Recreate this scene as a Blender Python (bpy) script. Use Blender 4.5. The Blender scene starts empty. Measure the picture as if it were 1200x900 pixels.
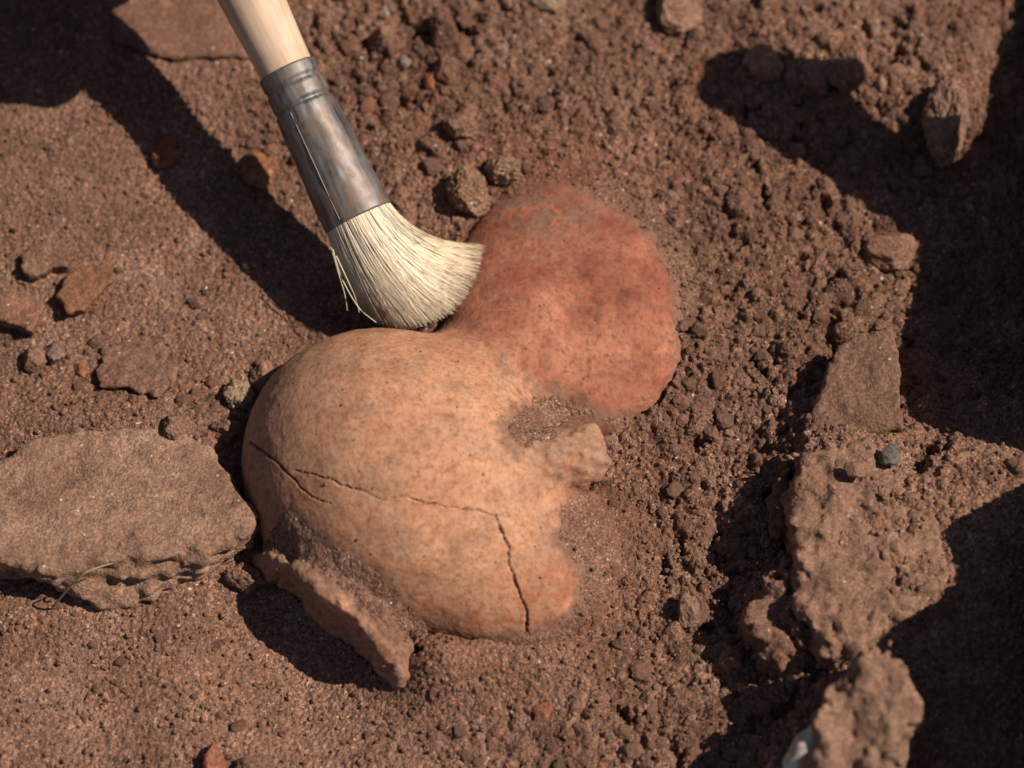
import bpy, math, random
import numpy as np
from mathutils import Matrix, Vector

# ------------------------------------------------------------------ camera, sky, sun, exposure
scene = bpy.context.scene
C = scene.collection
random.seed(7)
RNG = np.random.default_rng(11)

PITCH = math.radians(65.0)          # looking down into the trench
DIST = 80.0                         # cm from the lens to the middle of the picture
SPAN = 30.0                         # cm of ground across the picture
SUN_EL = math.radians(49.0)
SUN_AZ = math.radians(5.0)          # from +X towards +Y

cam_d = bpy.data.cameras.new('camera')
cam_d.sensor_width = 36.0
cam_d.lens = 36.0 * DIST / SPAN
cam_d.clip_start = 0.02
cam_d.clip_end = 200.0
cam = bpy.data.objects.new('camera', cam_d)
C.objects.link(cam)
cam.location = (0, -DIST * math.cos(PITCH) / 100, DIST * math.sin(PITCH) / 100)
cam.rotation_euler = (math.pi / 2 - PITCH, 0, 0)
cam_d.dof.use_dof = True
cam_d.dof.focus_distance = (DIST - 2.2) / 100
cam_d.dof.aperture_fstop = 6.3
scene.camera = cam

world = bpy.data.worlds.new('World')
scene.world = world
world.use_nodes = True
wn = world.node_tree.nodes
bg = wn['Background']
sky = wn.new('ShaderNodeTexSky')
sky.sky_type = 'NISHITA'
sky.sun_disc = False
sky.sun_elevation = SUN_EL
sky.sun_rotation = math.pi / 2 - SUN_AZ
world.node_tree.links.new(sky.outputs[0], bg.inputs[0])
bg.inputs[1].default_value = 0.05

sun_d = bpy.data.lights.new('sun', 'SUN')
sun_d.energy = 5.0
sun_d.angle = math.radians(0.5)
sun_d.color = (1.0, 0.93, 0.83)
sun = bpy.data.objects.new('sun', sun_d)
C.objects.link(sun)
SUNV = np.array([math.cos(SUN_EL) * math.cos(SUN_AZ), math.cos(SUN_EL) * math.sin(SUN_AZ), math.sin(SUN_EL)])
sun.rotation_euler = Vector(SUNV).to_track_quat('Z', 'Y').to_euler()
sun.location = Vector(SUNV) * 3

scene.view_settings.view_transform = 'Standard'
scene.view_settings.look = 'None'
scene.view_settings.gamma = 1.0
scene.view_settings.exposure = 0.14
scene.view_settings.use_curve_mapping = False
scene.render.engine = 'CYCLES'
scene.cycles.max_bounces = 7
scene.cycles.diffuse_bounces = 5
scene.cycles.glossy_bounces = 2

# ------------------------------------------------------------------ helpers (all lengths in cm until a mesh is made)
CAMP = np.array([0, -DIST * math.cos(PITCH), DIST * math.sin(PITCH)])
UPV = np.array([0, math.sin(PITCH), math.cos(PITCH)])
FWD = np.array([0, math.cos(PITCH), -math.sin(PITCH)])
KPX = SPAN / 1200.0 / DIST


def ray(u, v):
    x = (np.asarray(u, float) - 600) * KPX
    y = -(np.asarray(v, float) - 450) * KPX
    d = np.stack([x, y * UPV[1] + FWD[1], y * UPV[2] + FWD[2]], -1)
    return d


def at(u, v, z=0.0):
    """point of the place, z cm above the datum, that stands at this spot of the picture"""
    d = ray(u, v)
    t = (z - CAMP[2]) / d[..., 2]
    return CAMP + d * t[..., None] if d.ndim > 1 else CAMP + d * t


def px(p):
    q = p - CAMP
    w = q @ FWD
    return 600 + q[..., 0] / w / KPX, 450 - (q @ UPV) / w / KPX


def sstep(a, b, x):
    t = np.clip((x - a) / (b - a), 0, 1)
    return t * t * (3 - 2 * t)


_P = np.random.default_rng(3).permutation(256)
_P = np.concatenate([_P, _P, _P])
_G3 = np.random.default_rng(5).normal(size=(256, 3))
_G3 /= np.linalg.norm(_G3, axis=1)[:, None]
_G3 = _G3.astype(np.float32)


def noise3(p, seed=0):
    p = np.asarray(p, np.float32) + np.float32(seed * 17.31)
    i = np.floor(p).astype(np.int32)
    f = p - i
    w = f * f * f * (f * (f * 6 - 15) + 10)
    i &= 255
    out = 0
    for dx in (0, 1):
        a = _P[(i[..., 0] + dx) & 255]
        wx = w[..., 0] if dx else 1 - w[..., 0]
        for dy in (0, 1):
            b = _P[a + ((i[..., 1] + dy) & 255)]
            wy = w[..., 1] if dy else 1 - w[..., 1]
            for dz in (0, 1):
                g = _G3[_P[b + ((i[..., 2] + dz) & 255)]]
                wz = w[..., 2] if dz else 1 - w[..., 2]
                dot = g[..., 0] * (f[..., 0] - dx) + g[..., 1] * (f[..., 1] - dy) + g[..., 2] * (f[..., 2] - dz)
                out = out + wx * wy * wz * dot
    return out * 1.6


def noise2(x, y, seed=0):
    x = np.asarray(x, np.float32) + np.float32(seed * 13.7)
    y = np.asarray(y, np.float32) - np.float32(seed * 7.9)
    ix = np.floor(x).astype(np.int32)
    iy = np.floor(y).astype(np.int32)
    fx, fy = x - ix, y - iy
    wx = fx * fx * fx * (fx * (fx * 6 - 15) + 10)
    wy = fy * fy * fy * (fy * (fy * 6 - 15) + 10)
    out = 0
    for dx in (0, 1):
        a = _P[(ix + dx) & 255]
        for dy in (0, 1):
            g = _G3[_P[a + ((iy + dy) & 255)]]
            out = out + (wx if dx else 1 - wx) * (wy if dy else 1 - wy) * (g[..., 0] * (fx - dx) + g[..., 1] * (fy - dy))
    return out * 1.6


def fbm2(x, y, octv, seed=0, gain=0.5):
    s, a, f = 0, 1.0, 1.0
    for o in range(octv):
        s = s + a * noise2(x * f, y * f, seed + o * 3)
        a *= gain
        f *= 2.03
    return s


def fbm3(p, octv, seed=0, gain=0.5):
    s, a, f = 0, 1.0, 1.0
    for o in range(octv):
        s = s + a * noise3(p * f, seed + o * 3)
        a *= gain
        f *= 2.03
    return s


def poly_dist(x, y, poly):
    """signed distance to a closed polygon, negative inside"""
    poly = np.asarray(poly, float)
    d = np.full(np.shape(x), 1e9)
    ins = np.zeros(np.shape(x), bool)
    n = len(poly)
    for k in range(n):
        ax, ay = poly[k]
        bx, by = poly[(k + 1) % n]
        ex, ey = bx - ax, by - ay
        t = np.clip(((x - ax) * ex + (y - ay) * ey) / (ex * ex + ey * ey + 1e-12), 0, 1)
        d = np.minimum(d, (x - ax - t * ex) ** 2 + (y - ay - t * ey) ** 2)
        cond = (ay > y) != (by > y)
        with np.errstate(divide='ignore', invalid='ignore'):
            xi = ax + (y - ay) * ex / (ey if ey != 0 else 1e-12)
        ins ^= cond & (x < xi)
    d = np.sqrt(d)
    return np.where(ins, -d, d)


def line_dist(x, y, pts):
    pts = np.asarray(pts, float)
    d = np.full(np.shape(x), 1e9)
    s = np.zeros(np.shape(x))
    seg = np.hypot(*np.diff(pts, axis=0).T)
    cum = np.concatenate([[0], np.cumsum(seg)])
    for k in range(len(pts) - 1):
        ax, ay = pts[k]
        ex, ey = pts[k + 1] - pts[k]
        t = np.clip(((x - ax) * ex + (y - ay) * ey) / (ex * ex + ey * ey + 1e-12), 0, 1)
        dd = np.hypot(x - ax - t * ex, y - ay - t * ey)
        m = dd < d
        d = np.where(m, dd, d)
        s = np.where(m, (cum[k] + t * seg[k]) / cum[-1], s)
    return d, s


def make_mesh(name, V, F, mat=None, tint=None, smooth=True, normals=None):
    """V in cm"""
    V = np.asarray(V, np.float32) / 100.0
    F = np.asarray(F, np.int32)
    me = bpy.data.meshes.new(name)
    me.vertices.add(len(V))
    me.vertices.foreach_set('co', V.ravel())
    n, k = F.shape
    me.loops.add(n * k)
    me.loops.foreach_set('vertex_index', F.ravel())
    me.polygons.add(n)
    me.polygons.foreach_set('loop_start', np.arange(0, n * k, k, dtype=np.int32))
    me.polygons.foreach_set('loop_total', np.full(n, k, np.int32))
    me.polygons.foreach_set('use_smooth', np.full(n, smooth))
    me.update(calc_edges=True)
    if tint is not None:
        a = me.attributes.new('tint', 'FLOAT_COLOR', 'POINT')
        t = np.ones((len(V), 4), np.float32)
        t[:, :tint.shape[1]] = tint
        a.data.foreach_set('color', t.ravel())
    if normals is not None:
        me.normals_split_custom_set_from_vertices([tuple(x) for x in normals])
    if mat:
        me.materials.append(mat)
    return me


def obj(name, me, parent=None):
    o = bpy.data.objects.new(name, me)
    C.objects.link(o)
    if parent is not None:
        o.parent = parent
    return o


def tag(o, label=None, cat=None, group=None, kind=None):
    if label: o['label'] = label
    if cat: o['category'] = cat
    if group: o['group'] = group
    if kind: o['kind'] = kind
    return o


def empty(name, loc, rot=None):
    o = bpy.data.objects.new(name, None)
    o.empty_display_size = 0.02
    C.objects.link(o)
    if rot is not None:
        o.matrix_world = Matrix.Translation(Vector(loc)) @ rot.to_4x4()
    else:
        o.location = loc
    return o


def surface_nets(F, org, h):
    s = F < 0
    c = [F[i:F.shape[0] - 1 + i, j:F.shape[1] - 1 + j, k:F.shape[2] - 1 + k] for i in (0, 1) for j in (0, 1) for k in (0, 1)]
    cnt = sum((x < 0).astype(np.int8) for x in c)
    act = (cnt > 0) & (cnt < 8)
    I = np.argwhere(act)
    vals = [x[act] for x in c]
    corners = np.array([(i, j, k) for i in (0, 1) for j in (0, 1) for k in (0, 1)], float)
    pos = np.zeros((len(I), 3))
    num = np.zeros(len(I))
    for a in range(8):
        for b in range(a + 1, 8):
            if np.abs(corners[a] - corners[b]).sum() == 1:
                m = (vals[a] < 0) != (vals[b] < 0)
                t = np.where(m, vals[a] / np.where(m, vals[a] - vals[b], 1), 0)
                pos += np.where(m[:, None], corners[a] + (corners[b] - corners[a]) * t[:, None], 0)
                num += m
    V = (I + pos / num[:, None]) * h + org
    idx = np.full(act.shape, -1, np.int64)
    idx[act] = np.arange(len(I))
    faces = []
    for ax in range(3):
        b, d = [(1, 2), (2, 0), (0, 1)][ax]
        sl0 = [slice(1, -1)] * 3
        sl1 = [slice(1, -1)] * 3
        sl0[ax] = slice(0, -1)
        sl1[ax] = slice(1, None)
        ch = s[tuple(sl0)] != s[tuple(sl1)]
        E = np.argwhere(ch)
        off = np.array([1, 1, 1]); off[ax] = 0
        E = E + off
        eb = np.zeros(3, int); eb[b] = 1
        ed = np.zeros(3, int); ed[d] = 1
        q = [E - eb - ed, E - ed, E, E - eb]
        q = np.stack([idx[tuple(x.T)] for x in q], 1)
        inside = s[tuple(E.T)]
        q = np.where(inside[:, None], q, q[:, ::-1])
        faces.append(q)
    F4 = np.concatenate(faces)
    F4 = F4[(F4 >= 0).all(1)]
    return V, F4


def band(fn, g, n, h, k=5):
    # coarse pass first, then only the cells near the surface
    c = g[::k, ::k, ::k]
    fc = fn(c.reshape(-1, 3)).reshape(c.shape[:3])
    F = np.repeat(np.repeat(np.repeat(fc, k, 0), k, 1), k, 2)[:n[0], :n[1], :n[2]].copy()
    nearby = np.abs(F) < k * h * 1.9 + 0.12
    F[nearby] = fn(g[nearby])
    return F


def mesh_sdf(fn, lo, hi, h, project=1):
    lo = np.asarray(lo, float); hi = np.asarray(hi, float)
    n = np.ceil((hi - lo) / h).astype(int) + 1
    g = np.stack(np.meshgrid(*[lo[a] + np.arange(n[a]) * h for a in range(3)], indexing='ij'), -1)
    F = band(fn, g, n, h)
    V, Q = surface_nets(F, lo, h)
    for _ in range(project):
        V = newton(fn, V, h)
    return V, Q


def newton(fn, V, h, gfn=None):
    e = h * 0.35
    f0 = fn(V)
    gfn = gfn or fn
    g0 = f0 if gfn is fn else gfn(V)
    g = np.stack([gfn(V + e * np.eye(3)[a]) - g0 for a in range(3)], 1) / e
    st = -f0[:, None] * g / np.maximum((g * g).sum(1), 0.2)[:, None]
    ln = np.linalg.norm(st, axis=1)[:, None]
    return V + st * np.minimum(1, 0.6 * h / np.maximum(ln, 1e-9))


def subdivide(V, Q):
    n = len(V)
    e = np.stack([Q, np.roll(Q, -1, 1)], -1).reshape(-1, 2)
    es = np.sort(e, 1)
    key = es[:, 0] * np.int64(n) + es[:, 1]
    uq, inv = np.unique(key, return_inverse=True)
    mid = (V[uq // n] + V[uq % n]) / 2
    cen = V[Q].mean(1)
    ei = inv.reshape(-1, 4) + n
    ci = np.arange(len(Q)) + n + len(uq)
    out = [np.stack([Q[:, k], ei[:, k], ci, ei[:, (k + 3) % 4]], 1) for k in range(4)]
    return np.concatenate([V, mid, cen]), np.concatenate(out)


def vnormals(V, Q):
    a = V[Q[:, 2]] - V[Q[:, 0]]
    b = V[Q[:, 3 % Q.shape[1]]] - V[Q[:, 1]]
    fn = np.cross(a, b)
    N = np.zeros_like(V)
    for k in range(Q.shape[1]):
        for c in range(3):
            N[:, c] += np.bincount(Q[:, k], fn[:, c], minlength=len(V))
    return N / np.maximum(np.linalg.norm(N, axis=1), 1e-12)[:, None]


def smin(a, b, k):
    h = np.clip(0.5 + 0.5 * (b - a) / k, 0, 1)
    return b + (a - b) * h - k * h * (1 - h)


def smax(a, b, k):
    return -smin(-a, -b, k)


def sd_ell(p, c, r, R=None):
    q = p - c
    if R is not None:
        q = q @ R
    k0 = np.linalg.norm(q / r, axis=1)
    k1 = np.linalg.norm(q / (np.asarray(r) ** 2), axis=1)
    return k0 * (k0 - 1) / np.maximum(k1, 1e-6)


def sd_cap(p, a, b, ra, rb=None):
    if rb is None: rb = ra
    a = np.asarray(a, float); b = np.asarray(b, float)
    ba = b - a
    t = np.clip(((p - a) @ ba) / (ba @ ba), 0, 1)
    return np.linalg.norm(p - a - t[:, None] * ba, axis=1) - (ra + (rb - ra) * t)


def sd_cyl(p, c, ax, half, r, rnd=0.0):
    q = p - c
    h = q @ ax
    rad = np.linalg.norm(q - h[:, None] * ax, axis=1)
    d = np.stack([rad - (r - rnd), np.abs(h) - (half - rnd)], 1)
    return np.minimum(d.max(1), 0) + np.linalg.norm(np.maximum(d, 0), axis=1) - rnd


def unit(v):
    v = np.asarray(v, float)
    return v / np.linalg.norm(v)


def icosphere(sub):
    t = (1 + 5 ** 0.5) / 2
    V = np.array([(-1, t, 0), (1, t, 0), (-1, -t, 0), (1, -t, 0), (0, -1, t), (0, 1, t), (0, -1, -t), (0, 1, -t), (t, 0, -1), (t, 0, 1), (-t, 0, -1), (-t, 0, 1)], float)
    V /= np.linalg.norm(V[0])
    F = np.array([(0, 11, 5), (0, 5, 1), (0, 1, 7), (0, 7, 10), (0, 10, 11), (1, 5, 9), (5, 11, 4), (11, 10, 2), (10, 7, 6), (7, 1, 8), (3, 9, 4), (3, 4, 2), (3, 2, 6), (3, 6, 8), (3, 8, 9), (4, 9, 5), (2, 4, 11), (6, 2, 10), (8, 6, 7), (9, 8, 1)])
    for _ in range(sub):
        n = len(V)
        e = np.sort(np.stack([F, np.roll(F, -1, 1)], -1).reshape(-1, 2), 1)
        uq, inv = np.unique(e[:, 0] * n + e[:, 1], return_inverse=True)
        mid = V[uq // n] + V[uq % n]
        mid /= np.linalg.norm(mid, axis=1)[:, None]
        m = inv.reshape(-1, 3) + n
        V = np.concatenate([V, mid])
        F = np.concatenate([np.stack([F[:, 0], m[:, 0], m[:, 2]], 1), np.stack([F[:, 1], m[:, 1], m[:, 0]], 1), np.stack([F[:, 2], m[:, 2], m[:, 1]], 1), m])
    return V, F


# ------------------------------------------------------------------ materials
def new_mat(name):
    m = bpy.data.materials.new(name)
    m.use_nodes = True
    nt = m.node_tree
    b = nt.nodes['Principled BSDF']
    return m, nt, b


def nd(nt, typ, **kw):
    n = nt.nodes.new(typ)
    for k, v in kw.items():
        if k in n.inputs:
            n.inputs[k].default_value = v
        else:
            setattr(n, k, v)
    return n


def ramp(nt, src, stops):
    r = nt.nodes.new('ShaderNodeValToRGB')
    els = r.color_ramp.elements
    while len(els) < len(stops):
        els.new(0.5)
    for e, (p, c) in zip(els, stops):
        e.position = p
        e.color = (*c, 1) if len(c) == 3 else c
    nt.links.new(src, r.inputs[0])
    return r


def mixc(nt, fac, a, b, blend='MIX'):
    n = nt.nodes.new('ShaderNodeMix')
    n.data_type = 'RGBA'
    n.blend_type = blend
    for sock, val in ((n.inputs[0], fac), (n.inputs[6], a), (n.inputs[7], b)):
        if hasattr(val, 'links'):
            nt.links.new(val, sock)
        elif isinstance(val, (int, float)):
            sock.default_value = val
        else:
            sock.default_value = (*val, 1)
    return n.outputs[2]


def soil_mat(name, dark, mid, pale, attr=True, bump=0.5, speck=0.5, grain=1.0, rnd=False):
    """earth: mottled colour, pale and ochre mineral specks, fine grain"""
    m, nt, b = new_mat(name)
    tc = nt.nodes.new('ShaderNodeTexCoord')
    if rnd:
        oi = nt.nodes.new('ShaderNodeObjectInfo')
        add = nd(nt, 'ShaderNodeVectorMath', operation='ADD')
        sc = nd(nt, 'ShaderNodeVectorMath', operation='SCALE')
        nt.links.new(oi.outputs['Location'], sc.inputs[0]); sc.inputs['Scale'].default_value = 1.0
        nt.links.new(tc.outputs['Object'], add.inputs[0]); nt.links.new(sc.outputs[0], add.inputs[1])
        co = add.outputs[0]
    else:
        co = tc.outputs['Object']
    n1 = nd(nt, 'ShaderNodeTexNoise', Scale=45.0, Detail=3.0, Roughness=0.62)
    n2 = nd(nt, 'ShaderNodeTexNoise', Scale=1100.0 / grain, Detail=2.0, Roughness=0.7)
    v1 = nd(nt, 'ShaderNodeTexVoronoi', Scale=1250.0 / grain)
    v2 = nd(nt, 'ShaderNodeTexVoronoi', Scale=780.0 / grain)
    for n in (n1, n2, v1, v2):
        nt.links.new(co, n.inputs['Vector'])
    base = ramp(nt, n1.outputs['Fac'], [(0.3, dark), (0.5, mid), (0.72, pale)]).outputs[0]
    fine = ramp(nt, n2.outputs['Fac'], [(0.3, (0.6, 0.58, 0.56)), (0.5, (1, 1, 1)), (0.72, (1.42, 1.4, 1.38))]).outputs[0]
    base = mixc(nt, 0.9, base, fine, 'MULTIPLY')
    # grain by grain value
    gv = ramp(nt, v1.outputs['Color'], [(0.0, (0.62, 0.60, 0.58)), (0.55, (1.02, 1.02, 1.02)), (1.0, (1.55, 1.50, 1.45))]).outputs[0]
    base = mixc(nt, 0.7, base, gv, 'MULTIPLY')
    # rare pale mineral specks: cell colour picks the grain, distance gives it an edge
    sep = nt.nodes.new('ShaderNodeSeparateColor'); nt.links.new(v2.outputs['Color'], sep.inputs[0])
    pick = nd(nt, 'ShaderNodeMath', operation='GREATER_THAN'); nt.links.new(sep.outputs[0], pick.inputs[0]); pick.inputs[1].default_value = 1 - 0.03 * speck
    near = nd(nt, 'ShaderNodeMath', operation='LESS_THAN'); nt.links.new(v2.outputs['Distance'], near.inputs[0]); near.inputs[1].default_value = 0.32
    mul = nd(nt, 'ShaderNodeMath', operation='MULTIPLY'); nt.links.new(pick.outputs[0], mul.inputs[0]); nt.links.new(near.outputs[0], mul.inputs[1])
    scol = ramp(nt, sep.outputs[1], [(0.0, (0.42, 0.30, 0.20)), (0.5, (0.50, 0.42, 0.34)), (0.8, (0.30, 0.13, 0.06)), (1.0, (0.7, 0.66, 0.6))]).outputs[0]
    if attr:
        at_ = nd(nt, 'ShaderNodeAttribute', attribute_name='tint')
        base = mixc(nt, 1.0, base, at_.outputs['Color'], 'MULTIPLY')
    if rnd:
        rr = ramp(nt, oi.outputs['Random'], [(0.0, (0.8, 0.8, 0.8)), (0.5, (1.0, 0.98, 0.95)), (1.0, (1.22, 1.2, 1.18))]).outputs[0]
        base = mixc(nt, 1.0, base, rr, 'MULTIPLY')
    base = mixc(nt, mul.outputs[0], base, scol)
    nt.links.new(base, b.inputs['Base Color'])
    b.inputs['Roughness'].default_value = 0.95
    b.inputs['Specular IOR Level'].default_value = 0.15
    bp = nd(nt, 'ShaderNodeBump', Strength=bump, Distance=0.0010)
    n3 = nd(nt, 'ShaderNodeTexNoise', Scale=1300.0 / grain, Detail=2.0, Roughness=0.7)
    nt.links.new(co, n3.inputs['Vector'])
    nt.links.new(n3.outputs['Fac'], bp.inputs['Height'])
    nt.links.new(bp.outputs[0], b.inputs['Normal'])
    return m


SOIL_D, SOIL_M, SOIL_P = (0.140, 0.071, 0.046), (0.187, 0.098, 0.065), (0.237, 0.133, 0.090)
M = {}
M['soil'] = soil_mat('soil', SOIL_D, SOIL_M, SOIL_P, True, 1.0, 0.7)
M['clod'] = soil_mat('soil_clod', SOIL_D, SOIL_M, SOIL_P, True, 0.7, 0.5, rnd=True)
M['stone'] = soil_mat('grey_brown_stone', (0.165, 0.100, 0.068), (0.230, 0.145, 0.100), (0.290, 0.195, 0.140), True, 0.7, 0.9)
M['pale_clod'] = soil_mat('pale_clod', (0.20, 0.125, 0.08), (0.26, 0.165, 0.105), (0.34, 0.23, 0.15), True, 0.7, 1.2)
M['dust_clod'] = soil_mat('dusty_clod', (0.17, 0.095, 0.062), (0.215, 0.122, 0.080), (0.25, 0.145, 0.098), True, 0.5, 0.3)
M['rust'] = soil_mat('rusty_clod', (0.16, 0.065, 0.032), (0.24, 0.10, 0.050), (0.30, 0.145, 0.075), True, 0.7, 0.5)
M['red_sherd'] = soil_mat('red_sherd', (0.20, 0.055, 0.028), (0.27, 0.080, 0.040), (0.34, 0.12, 0.06), True, 0.5, 0.3)
M['grey_pebble'] = soil_mat('grey_pebble', (0.11, 0.08, 0.065), (0.15, 0.115, 0.095), (0.21, 0.17, 0.14), True, 0.5, 0.4)

# fired clay of the vessel; 'tint' carries the clay's own colour (slip, staining, dirt in the cracks) plus painted shade
m, nt, b = new_mat('fired_clay')
tc = nt.nodes.new('ShaderNodeTexCoord')
at_ = nd(nt, 'ShaderNodeAttribute', attribute_name='tint')
n1 = nd(nt, 'ShaderNodeTexNoise', Scale=110.0, Detail=5.0, Roughness=0.65)
n2 = nd(nt, 'ShaderNodeTexNoise', Scale=800.0, Detail=3.0, Roughness=0.65)
v1 = nd(nt, 'ShaderNodeTexVoronoi', Scale=560.0)
n4 = nd(nt, 'ShaderNodeTexNoise', Scale=420.0, Detail=2.0, Roughness=0.5)
for n in (n1, n2, v1, n4):
    nt.links.new(tc.outputs['Object'], n.inputs['Vector'])
f1 = ramp(nt, n1.outputs['Fac'], [(0.3, (0.80, 0.70, 0.64)), (0.5, (1, 1, 1)), (0.7, (1.12, 1.18, 1.2))]).outputs[0]
f2 = ramp(nt, n2.outputs['Fac'], [(0.32, (0.76, 0.68, 0.62)), (0.5, (1, 1, 1)), (0.7, (1.13, 1.2, 1.24))]).outputs[0]
f4 = ramp(nt, n4.outputs['Fac'], [(0.36, (0.74, 0.60, 0.50)), (0.46, (1, 1, 1)), (0.7, (1.04, 1.05, 1.06))]).outputs[0]
base = mixc(nt, 0.75, at_.outputs['Color'], f1, 'MULTIPLY')
base = mixc(nt, 0.85, base, f2, 'MULTIPLY')
base = mixc(nt, 0.6, base, f4, 'MULTIPLY')
sep = nt.nodes.new('ShaderNodeSeparateColor'); nt.links.new(v1.outputs['Color'], sep.inputs[0])
pick = nd(nt, 'ShaderNodeMath', operation='GREATER_THAN'); nt.links.new(sep.outputs[0], pick.inputs[0]); pick.inputs[1].default_value = 0.93
near = nd(nt, 'ShaderNodeMath', operation='LESS_THAN'); nt.links.new(v1.outputs['Distance'], near.inputs[0]); near.inputs[1].default_value = 0.26
mul = nd(nt, 'ShaderNodeMath', operation='MULTIPLY'); nt.links.new(pick.outputs[0], mul.inputs[0]); nt.links.new(near.outputs[0], mul.inputs[1])
sf = nd(nt, 'ShaderNodeMath', operation='MULTIPLY'); nt.links.new(mul.outputs[0], sf.inputs[0]); nt.links.new(sep.outputs[1], sf.inputs[1])
base = mixc(nt, sf.outputs[0], base, (0.14, 0.06, 0.04))
nt.links.new(base, b.inputs['Base Color'])
b.inputs['Roughness'].default_value = 0.78
b.inputs['Specular IOR Level'].default_value = 0.25
bp = nd(nt, 'ShaderNodeBump', Strength=0.35, Distance=0.0005)
nt.links.new(n2.outputs['Fac'], bp.inputs['Height'])
nt.links.new(bp.outputs[0], b.inputs['Normal'])
M['clay'] = m

# pale turned wood, grain along local Z
m, nt, b = new_mat('pale_wood')
tc = nt.nodes.new('ShaderNodeTexCoord')
mp = nd(nt, 'ShaderNodeMapping'); mp.inputs['Scale'].default_value = (420, 420, 14)
nt.links.new(tc.outputs['Object'], mp.inputs[0])
n1 = nd(nt, 'ShaderNodeTexNoise', Scale=1.0, Detail=5.0, Roughness=0.6); nt.links.new(mp.outputs[0], n1.inputs['Vector'])
n2 = nd(nt, 'ShaderNodeTexNoise', Scale=60.0, Detail=3.0); nt.links.new(tc.outputs['Object'], n2.inputs['Vector'])
c1 = ramp(nt, n1.outputs['Fac'], [(0.3, (0.45, 0.285, 0.185)), (0.5, (0.60, 0.41, 0.28)), (0.7, (0.66, 0.47, 0.33))]).outputs[0]
c2 = ramp(nt, n2.outputs['Fac'], [(0.35, (0.84, 0.80, 0.76)), (0.55, (1, 1, 1))]).outputs[0]
nt.links.new(mixc(nt, 0.8, c1, c2, 'MULTIPLY'), b.inputs['Base Color'])
b.inputs['Roughness'].default_value = 0.55
b.inputs['Specular IOR Level'].default_value = 0.3
bp = nd(nt, 'ShaderNodeBump', Strength=0.15, Distance=0.0003); nt.links.new(n1.outputs['Fac'], bp.inputs['Height']); nt.links.new(bp.outputs[0], b.inputs['Normal'])
M['wood'] = m

# worn tinned ferrule: scratched along local Z, earth smears
m, nt, b = new_mat('worn_tin')
tc = nt.nodes.new('ShaderNodeTexCoord')
mp = nd(nt, 'ShaderNodeMapping'); mp.inputs['Scale'].default_value = (500, 500, 60)
nt.links.new(tc.outputs['Object'], mp.inputs[0])
n1 = nd(nt, 'ShaderNodeTexNoise', Scale=1.0, Detail=5.0, Roughness=0.65); nt.links.new(mp.outputs[0], n1.inputs['Vector'])
n2 = nd(nt, 'ShaderNodeTexNoise', Scale=170.0, Detail=6.0, Roughness=0.7); nt.links.new(tc.outputs['Object'], n2.inputs['Vector'])
c1 = ramp(nt, n1.outputs['Fac'], [(0.32, (0.065, 0.055, 0.052)), (0.48, (0.16, 0.142, 0.135)), (0.72, (0.30, 0.275, 0.26))]).outputs[0]
smear = ramp(nt, n2.outputs['Fac'], [(0.42, (0, 0, 0)), (0.66, (1, 1, 1))]).outputs[0]
nt.links.new(mixc(nt, smear, c1, (0.17, 0.105, 0.072)), b.inputs['Base Color'])
ms = nd(nt, 'ShaderNodeMapRange'); nt.links.new(n2.outputs['Fac'], ms.inputs[0])
ms.inputs[1].default_value = 0.45; ms.inputs[2].default_value = 0.7; ms.inputs[3].default_value = 0.8; ms.inputs[4].default_value = 0.1
nt.links.new(ms.outputs[0], b.inputs['Metallic'])
rr = nd(nt, 'ShaderNodeMapRange'); nt.links.new(n1.outputs['Fac'], rr.inputs[0])
rr.inputs[1].default_value = 0.3; rr.inputs[2].default_value = 0.7; rr.inputs[3].default_value = 0.45; rr.inputs[4].default_value = 0.66
nt.links.new(rr.outputs[0], b.inputs['Roughness'])
bp = nd(nt, 'ShaderNodeBump', Strength=0.25, Distance=0.0004); nt.links.new(n2.outputs['Fac'], bp.inputs['Height']); nt.links.new(bp.outputs[0], b.inputs['Normal'])
M['tin'] = m

m, nt, b = new_mat('hog_bristle')
at_ = nd(nt, 'ShaderNodeAttribute', attribute_name='tint')
nt.links.new(at_.outputs['Color'], b.inputs['Base Color'])
b.inputs['Roughness'].default_value = 0.4
b.inputs['Specular IOR Level'].default_value = 0.7
tr = nt.nodes.new('ShaderNodeBsdfTranslucent'); nt.links.new(at_.outputs['Color'], tr.inputs['Color'])
mx = nt.nodes.new('ShaderNodeMixShader'); mx.inputs[0].default_value = 0.10
nt.links.new(b.outputs[0], mx.inputs[1]); nt.links.new(tr.outputs[0], mx.inputs[2])
nt.links.new(mx.outputs[0], nt.nodes['Material Output'].inputs['Surface'])
M['bristle'] = m

m, nt, b = new_mat('skin')
tc = nt.nodes.new('ShaderNodeTexCoord')
n1 = nd(nt, 'ShaderNodeTexNoise', Scale=90.0, Detail=5.0); nt.links.new(tc.outputs['Object'], n1.inputs['Vector'])
nt.links.new(ramp(nt, n1.outputs['Fac'], [(0.3, (0.33, 0.17, 0.11)), (0.7, (0.47, 0.27, 0.18))]).outputs[0], b.inputs['Base Color'])
b.inputs['Roughness'].default_value = 0.55
M['skin'] = m

m, nt, b = new_mat('khaki_cloth')
tc = nt.nodes.new('ShaderNodeTexCoord')
n1 = nd(nt, 'ShaderNodeTexNoise', Scale=400.0, Detail=3.0); nt.links.new(tc.outputs['Object'], n1.inputs['Vector'])
nt.links.new(ramp(nt, n1.outputs['Fac'], [(0.3, (0.17, 0.14, 0.09)), (0.7, (0.26, 0.22, 0.15))]).outputs[0], b.inputs['Base Color'])
b.inputs['Roughness'].default_value = 0.9
M['cloth'] = m

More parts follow.
